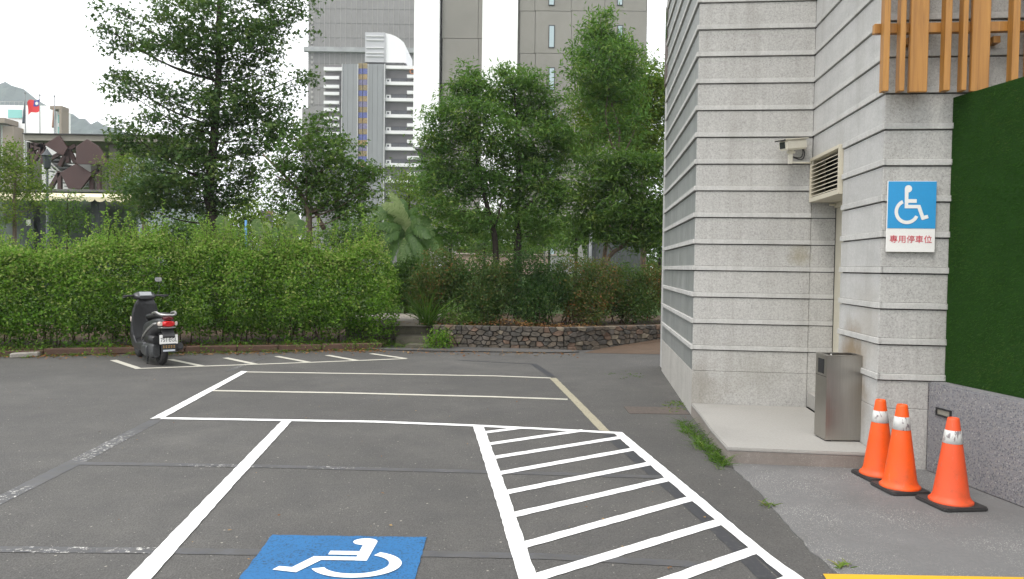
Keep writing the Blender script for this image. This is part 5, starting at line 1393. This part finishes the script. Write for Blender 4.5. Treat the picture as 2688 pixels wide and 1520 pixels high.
# upright shoots above the hedge
mbs = MB(); SP = []
for i in range(560):
    s0 = random.choice((random.uniform(-HL/2, HL/2-.3), random.gauss(2.4, 1.5)))
    if abs(s0) > HL/2-.3: continue
    h0 = htop(s0) - .12; hh = abs(random.gauss(.16, .20)) + .10; yy = random.uniform(.1, HD)
    lean = Vector((random.uniform(-.35, .35), random.uniform(-.4, .2), 1)).normalized()
    a = Vector((s0, yy, h0)); b = a + lean*(hh+.1)
    mbs.tube([a, b], [.005, .002], 4, cap=False)
    for q in np.linspace(.15, 1, max(4, int(hh*30))):
        pt = a.lerp(b, q)
        for k in range(3): SP.append(tuple(pt + Vector((random.gauss(0, .014), random.gauss(0, .014), random.gauss(0, .012)))))
SP = np.array(SP)
leaves('hedge_shoots', SP, rng.uniform(.038, .065, len(SP)), rng.normal(.68, .15, len(SP)), 'oval', M['lf_hedge'], hedge, up=.9, face=(0, -.4))
mbs.build('shoot_stems', M['twig'], hedge)['kind'] = 'stuff'
mbs = MB()
for i in range(150):
    s0 = random.uniform(-HL/2+.1, HL/2-.1); y0 = random.uniform(.12, .7)
    a = Vector((s0, y0, .06)); b = a + Vector((random.gauss(0, .12), random.gauss(0, .1), random.uniform(.5, 1.0))); mbs.tube([a, a.lerp(b, .5)+Vector((random.gauss(0, .03), 0, 0)), b], [.012, .009, .005], 5, cap=False)
mbs.build('hedge_stems', M['twig'], hedge)['kind'] = 'stuff'
# foliage filling the middle of the hedge
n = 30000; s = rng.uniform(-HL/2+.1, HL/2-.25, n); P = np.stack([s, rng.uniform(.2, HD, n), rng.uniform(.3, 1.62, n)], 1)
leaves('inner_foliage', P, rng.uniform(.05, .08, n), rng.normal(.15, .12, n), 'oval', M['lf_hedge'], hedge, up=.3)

# ---------------------------------------------------------------- russet shrubs on the stone wall
def shrub(name, label, blobs, leafm, size, per=20, dens=1.0, sd=.09, zb=.41, stems=10, cat='shrub', group=None, tmean=.42):
    tmean = tmean - .06 if leafm == 'lf_red' else tmean
    dens = dens*1.25
    """blobs: (X, Y, Z, rx, ry, rz)"""
    o = Vector((np.mean([b[0] for b in blobs]), np.mean([b[1] for b in blobs]), zb))
    r = empty(name, o, 0, label, cat, group); C = []; tt = []
    for X, Y, Z, rx, ry, rz in blobs:
        nc = int(dens*430*(rx*rz + rx*ry)); C.append(np.array([X, Y, Z]) - np.array(o) + in_ball(nc, .55)*np.array([rx, ry, rz])); tt.append(np.full(nc, tmean + random.gauss(0, .10)))
    C = np.concatenate(C); ct = np.concatenate(tt) + rng.normal(0, .12, len(C)); ok = C[:, 2] > .03; C = C[ok]; ct = ct[ok]
    P, idx = clumps(C, per, sd, .8); P[:, 2] = np.maximum(P[:, 2], .01)
    leaves('foliage', P, size*rng.uniform(.7, 1.3, len(P)), ct[idx] + rng.normal(0, .16, len(P)), 'oval', M[leafm], r, up=.6)
    m_ = MB()
    for k in range(stems):
        b = random.choice(blobs); a = Vector((b[0]+random.gauss(0, b[3]*.4)-o.x, b[1]+random.gauss(0, .1)-o.y, 0)); e = Vector((b[0]-o.x+random.gauss(0, b[3]*.5), b[1]-o.y-.1, b[2]-o.z+random.uniform(0, b[5]*.6)))
        m_.tube([a, a.lerp(e, .5)+Vector((random.gauss(0, .06), 0, 0)), e], [.013, .009, .004], 5, cap=False)
    m_.build('stems', M['twig'], r)['kind'] = 'stuff'
    return r
def sx(px, Y): return at(px, 700, Y).x
def sz(py, Y, px=1400): return at(px, py, Y).z
G_ = 'shrubs on top of the stone wall'
shrub('russet_shrub', 'rounded olive and russet shrub nearest the banana plant', [(sx(1150,15.2), 15.25, 1.30, .42, .4, .66), (sx(1110,15.3), 15.4, 1.05, .3, .35, .5), (sx(1190,15.2), 15.3, 1.3, .35, .4, .45)], 'lf_red', .05, tmean=.52, group=G_, stems=12)
shrub('russet_shrub', 'dark russet shrub on the stone wall in front of the forked centre trunk', [(sx(1250,15.1), 15.2, 1.2, .45, .4, .70), (sx(1310,15.2), 15.3, 1.2, .4, .4, .55), (sx(1270,15.0), 15.0, .8, .4, .3, .35)], 'lf_red', .05, tmean=.45, group=G_, stems=16)
shrub('russet_shrub', 'dark green shrub on the stone wall in front of the straight centre trunk', [(sx(1380,15.2), 15.3, 1.25, .45, .4, .66), (sx(1440,15.2), 15.4, 1.15, .45, .4, .52), (sx(1400,15.0), 15.0, .8, .4, .3, .35)], 'lf_red', .05, tmean=.28, group=G_, stems=16)
shrub('russet_shrub', 'russet brown shrub on the stone wall beneath the board fence', [(sx(1510,15.4), 15.6, 1.25, .5, .4, .60), (sx(1580,15.6), 15.8, 1.2, .5, .4, .58), (sx(1540,15.3), 15.4, .8, .5, .3, .35)], 'lf_red', .05, tmean=.50, group=G_, stems=18)
shrub('russet_shrub', 'shady brown shrub on the stone wall at the building edge', [(sx(1650,15.8), 16.1, 1.15, .5, .4, .55), (sx(1720,16), 16.4, 1.15, .5, .4, .55), (sx(1670,15.7), 15.9, .8, .5, .3, .35), (sx(1790,16.4), 16.9, 1.1, .5, .4, .6)], 'lf_red', .05, tmean=.42, group=G_, stems=18)
shrub('leafy_bush', 'dark leafy bush under the banana plant at the hedge end', [(sx(1075,17.7), 17.8, 1.25, .45, .4, .55), (sx(1040,17.8), 17.9, 1.05, .35, .4, .45), (sx(1115,17.4), 17.5, 1.0, .35, .3, .55)], 'lf_mid', .07, zb=.39, tmean=.4)
shrub('low_plant', 'low bright green plant on the wall top at its left end', [(sx(1190,14.8), 14.85, .55, .22, .15, .16), (sx(1240,14.8), 14.85, .54, .2, .15, .15)], 'lf_mid', .045, tmean=.6, cat='plant', stems=4)
shrub('low_plant', 'small bright green bush at the left foot of the stone wall', [(sx(1153,14.2), 14.22, .17, .2, .15, .16), (sx(1165,14.2), 14.2, .25, .12, .1, .12)], 'lf_hedge', .045, zb=.035, tmean=.45, cat='plant', stems=4)

# ---------------------------------------------------------------- grasses and weeds
def tuft(name, label, items, m, cat='grass', tm=.5, kind=None, o=None, bend=.55, wk=1.0):
    """items: (X, Y, Z, n, length, spread)"""
    o = Vector(items[0][:3]) if o is None else o
    PP, AX, SZ = [], [], []
    for X, Y, Z, n, ln, sp in items:
        PP.append(np.array([X, Y, Z]) - np.array(o) + rng.normal(0, 1, (n, 3))*np.array([sp*.35, sp*.35, 0])); a = rng.normal(0, 1, (n, 3))*np.array([.55, .55, 0]) + np.array([0, 0, 1.0]); AX.append(a); SZ.append(ln*rng.uniform(.45, 1.1, n))
    P, A, S = np.concatenate(PP), unit(np.concatenate(AX)), np.concatenate(SZ); n = len(P)
    side = unit(np.cross(A, rng.normal(0, 1, (n, 3)))); out_ = unit(A*np.array([1, 1, 0]) + 1e-6); V = []; Fc = []
    V = np.empty((n, 7, 3))
    wd = wk*(.008 + .012*S)[:, None]
    for i, (t, w_) in enumerate(((0, .8), (.4, 1.0), (.75, .7))):
        c = P + A*(S*t)[:, None] + (out_*bend - np.array([0, 0, bend*.64]))*(S*t*t)[:, None]
        V[:, 2*i] = c + side*wd*w_*.5; V[:, 2*i+1] = c - side*wd*w_*.5
    V[:, 6] = P + A*S[:, None] + (out_*bend - np.array([0, 0, bend*.64]))*S[:, None]
    tf = np.array([(0,1,3),(0,3,2),(2,3,5),(2,5,4),(4,5,6)]); Fc = (tf[None] + (np.arange(n)*7)[:, None, None]).reshape(-1, 3)
    V[:, :, 2] = np.maximum(V[:, :, 2], .001)
    ob = link(name, raw_mesh(name, V.reshape(-1, 3), Fc, np.repeat(np.clip(rng.normal(tm, .2, n), 0, 1), 5)), m)
    ob.location = o; tag(ob, label, None if kind else cat, None, kind); return ob
gx = sx(1120, 14.9)
tuft('grass_clump', 'tall arching green grass clump at the end of the stone wall', [(gx, 14.9, .40, 90, 1.05, .2), (gx+.1, 14.95, .40, 60, .85, .22)], M['lf_grass'], tm=.12, bend=.28)
it = []
for k in range(420): it.append((random.uniform(-3.6, -1.0), random.uniform(17.5, 24), .38, 5, random.uniform(.08, .16), .2))
tuft('lawn_grass', 'bright green lawn grass beyond the path slab', it, M['lf_grass'], tm=.6, kind='stuff')
it = []
for k in range(95):
    u = random.random(); p = ground(1795 + (1915-1795)*u + random.gauss(0, 8), 1108 + (1225-1108)*u + random.gauss(0, 5)); it.append((p.x-.05, p.y, .0, 9, random.choice((random.uniform(.03, .09), random.uniform(.07, .17)))*(.5+abs(math.sin(u*7))), .07))
for k in range(14): p = ground(1905 + random.gauss(0, 12), 1212 + random.gauss(0, 8)); it.append((p.x-.04, p.y, 0, 5, random.uniform(.10, .22), .06))
tuft('weeds', 'green weeds growing along the slab edge beside the building', it, M['lf_grass'], tm=.34, cat='weeds', wk=.55)
for px, py, n, lab in ((2012, 1328, 16, 'small dry weed in the crack at the apron edge'), (2215, 1490, 20, 'small weed at the apron edge near the yellow line')):
    p = ground(px, py); tuft('weeds', lab, [(p.x, p.y, 0, n, .07, .08)], M['lf_grass'], tm=.75, cat='weeds')
it = [(ground(1640+random.gauss(0, 30), 985+random.gauss(0, 4)).to_tuple()[:2] + (0, 4, .03, .07)) for k in range(16)]
tuft('weeds', 'flat green weed patch on the asphalt by the far building corner', it, M['lf_grass'], tm=.35, cat='weeds')
it = [(ground(1775+random.gauss(0, 14), 1062+random.gauss(0, 9)).to_tuple()[:2] + (0, 5, .05, .08)) for k in range(18)]
tuft('weeds', 'yellowish moss and weeds at the building foot above the drain cover', it, M['lf_grass'], tm=.7, cat='weeds')
it = []
for k in range(330):
    u = random.random()*KL; p = KS + kd*u - kn*abs(random.gauss(.02, .12)); it.append((p.x, p.y, 0, 5, random.uniform(.04, .14), .12))
for k in range(300):
    u = random.random()*KL; p = KS + kd*u + kn*random.uniform(.15, .55); it.append((p.x, p.y, .09, 5, random.uniform(.06, .22), .14))
for k in range(60): it.append((random.uniform(-3.0, -1.4), random.uniform(14.0, 15.05), .03, 6, random.uniform(.08, .25), .12))
tuft('kerb_weeds', 'weedy grass along the brown kerb under the hedge', it, M['lf_grass'], tm=.45, kind='stuff')
# weeds with broad leaves in the gutter and bed
C = []
for k in range(170):
    u = random.random()*KL; p = KS + kd*u + kn*random.choice((random.gauss(-.05, .08), random.uniform(.15, .6))); C.append((p.x, p.y, .05 + random.uniform(.02, .14)))
P, idx = clumps(np.array(C), 16, .07, .6); P[:, 2] = np.maximum(P[:, 2], .02)
o_ = leaves('ground_cover', P, rng.uniform(.03, .055, len(P)), rng.normal(.45, .2, len(P)), 'oval', M['lf_hedge'], None, up=1.2); tag(o_, 'leafy ground cover at the foot of the hedge', kind='stuff')
# fallen leaves
n = 1500; u = rng.uniform(0, KL, n); v = -np.abs(rng.normal(0, .22, n)) - .0
P = np.array(KS)[None] + np.outer(u, np.array(kd)) + np.outer(v, np.array(kn)); P[:, 2] = .012
n2 = 800; u2 = rng.uniform(0, KL, n2); P2 = np.array(KS)[None] + np.outer(u2, np.array(kd)) + np.outer(rng.uniform(.15, .7, n2), np.array(kn)); P2[:, 2] = .112
n3 = 700; P3 = np.stack([rng.normal(.1, .9, n3), 14.62 + np.abs(rng.normal(0, .12, n3)), np.full(n3, .43)], 1); P3[:, 2] += np.abs(rng.normal(0, .03, n3)) + .10*np.exp(-((P3[:, 0]+.1)/.35)**2)*rng.uniform(0, 1, n3)
n4 = 260; P4 = np.stack([rng.uniform(-3, 1.2, n4), 13.85 - np.abs(rng.normal(0, .25, n4)), np.full(n4, .012)], 1)
P4[:, 2] = np.where(P4[:, 1] > 13.8, .045, .012)
P = np.concatenate([P, P2, P3, P4]); n = len(P)
o_ = leaves('fallen_leaves', P, rng.uniform(.03, .075, n), rng.beta(2, 2, n), 'oval', M['lf_dead'], None, up=4.0); tag(o_, 'fallen brown and yellow leaves along the kerb and wall top', kind='stuff')
n = 70; px_ = rng.uniform(0, 1900, n); py_ = 960 + 540*rng.uniform(0, 1, n)**1.6
P = np.array([tuple(ground(a, b, .012)) for a, b in zip(px_, py_)])
o_ = leaves('scattered_leaves', P, rng.uniform(.012, .03, n), rng.uniform(.3, 1, n), 'oval', M['lf_dead'], None, up=6.0); tag(o_, 'tiny scattered leaf bits on the asphalt', kind='stuff')

# ---------------------------------------------------------------- banana plants
def banana(label, foot, Y, stem, blades, w0=.20):
    T = [at(x, y, Y) for x, y in stem]; T[0].z = zland(T[0].x, Y) if Y > 17 else .1
    o = T[0].copy(); r = empty('banana_plant', o, 0, label, 'banana plant')
    MB().tube(smooth_path([p-o for p in T], 4), .07, 10).build('stem', M['bark_pale'] if False else simple('green banana stem', (.12, .15, .05), .6), r)
    for pts, wd, tn, dyy in blades:
        pp = smooth_path([at(x, y, Y + dyy*i/(len(pts)-1)) - o for i, (x, y) in enumerate(pts)], 7); n = len(pp); V = []; Fc = []
        for sg in (-1, 1):
            torn = 0.0
            for i in range(n-1):
                q = []
                if random.random() < .45: torn = random.uniform(-.35, .25)
                for j in (i, i+1):
                    p_ = pp[j]; t = j/(n-1); tg = (pp[min(j+1, n-1)]-pp[max(j-1, 0)]).normalized()
                    side = tg.cross(Vector((0, -1, .55))).normalized()*sg; nr = Vector((0, 0, 1))
                    w_ = wd*(Y/15.8)*1.75*(math.sin(math.pi*min(1, t*.92+.08))**.5)
                    q += [p_, p_ + side*w_*.55 + nr*w_*.12, p_ + side*w_ - nr*w_*(.25 - torn) + tg*w_*.35]
                g_ = .86 if random.random() < .5 else 1.0
                q[5] = q[2].lerp(q[5], g_); k0 = len(V); V += [tuple(v) for v in q]
                Fc += [(k0, k0+3, k0+4), (k0, k0+4, k0+1), (k0+1, k0+4, k0+5), (k0+1, k0+5, k0+2)]
        V = np.array(V); Fc = np.array(Fc)
        link('banana_leaf', raw_mesh('banana_leaf', V, Fc, np.clip(rng.normal(tn*.85+.2, .10, len(Fc)), 0, 1)), M['lf_banana'], r)
    return r
c_ = (1062, 622)
banana('large banana plant with arching ragged leaves at the hedge end', None, 18.4, [(1068,740),(1066,680),(1062,625)], [
    ([c_,(1062,585),(1045,555),(1020,540),(1003,540)], .085, .85, -.3), ([c_,(1045,600),(1010,592),(962,598)], .07, .2, -.5), ([c_,(1035,570),(995,548),(965,548)], .065, .3, .2),
    ([c_,(1052,570),(1045,535),(1024,505)], .07, .8, .2), ([c_,(1058,575),(1058,540),(1052,522)], .065, .1, .4), ([c_,(1085,600),(1110,606),(1128,628)], .075, .2, -.5),
    ([c_,(1085,605),(1120,622),(1145,650),(1182,668)], .07, .3, -.4), ([c_,(1080,620),(1096,650),(1102,695)], .075, .2, -.6), ([c_,(1060,640),(1056,668),(1050,700)], .07, .45, -.6),
    ([c_,(1075,640),(1084,675),(1080,715)], .075, .3, -.7), ([c_,(1045,608),(1020,622),(998,645)], .07, .2, -.6), ([c_,(1100,605),(1140,612),(1165,645)], .065, .2, .3), ([c_,(1072,585),(1100,572),(1135,580)], .07, .15, .3), ([c_,(1030,565),(1000,565),(972,580)], .06, .4, -.3), ([c_,(1070,605),(1095,580),(1122,595),(1140,622)], .07, .35, -.2),
    ([c_,(1040,630),(1025,660),(1020,700)], .07, .25, -.5), ([c_,(1085,630),(1110,650),(1125,690)], .07, .2, -.3), ([c_,(1060,600),(1075,560),(1098,545)], .06, .25, .5)])
banana('young banana plant with upright pale leaves left of the leaning tree', None, 15.8, [(775,690),(774,650),(773,620)], [
    ([(773,622),(772,590),(765,552)], .09, .55, 0), ([(773,622),(785,600),(790,575)], .08, .3, 0), ([(773,622),(755,610),(738,592)], .08, .35, 0), ([(773,622),(760,600),(748,590)], .06, .6, -.2)])
banana('young banana plant with upright leaves right of the tallest trunk', None, 15.8, [(690,690),(690,650),(690,620)], [
    ([(690,625),(680,600),(668,575)], .08, .45, 0), ([(690,625),(697,600),(705,584)], .08, .75, 0), ([(690,625),(715,612),(728,600)], .07, .3, 0)])
banana('young banana plant with broad leaf just left of the tallest trunk', None, 15.8, [(595,690),(594,650),(593,625)], [
    ([(593,628),(588,600),(577,565)], .09, .4, 0), ([(593,628),(598,605),(590,570)], .06, .75, -.1), ([(593,628),(612,612),(622,596)], .07, .25, .1)])

# ================================================================ air
mb = MB(); mb.box(-1600, 1600, -310, 2600, -1.2, 150)
hz = link('haze', mb.mesh('haze'), None)
hm = bpy.data.materials.new('pale haze'); hm.use_nodes = True; ht = hm.node_tree; ht.nodes.clear()
ho = ht.nodes.new('ShaderNodeOutputMaterial'); hv = ht.nodes.new('ShaderNodeVolumePrincipled')
hv.inputs['Color'].default_value = (.90, .95, 1.0, 1); hv.inputs['Density'].default_value = .0005; hv.inputs['Anisotropy'].default_value = .2
ht.links.new(hv.outputs[0], ho.inputs['Volume']); hz.data.materials.append(hm)
tag(hz, 'thin pale haze over the whole place', kind='stuff')
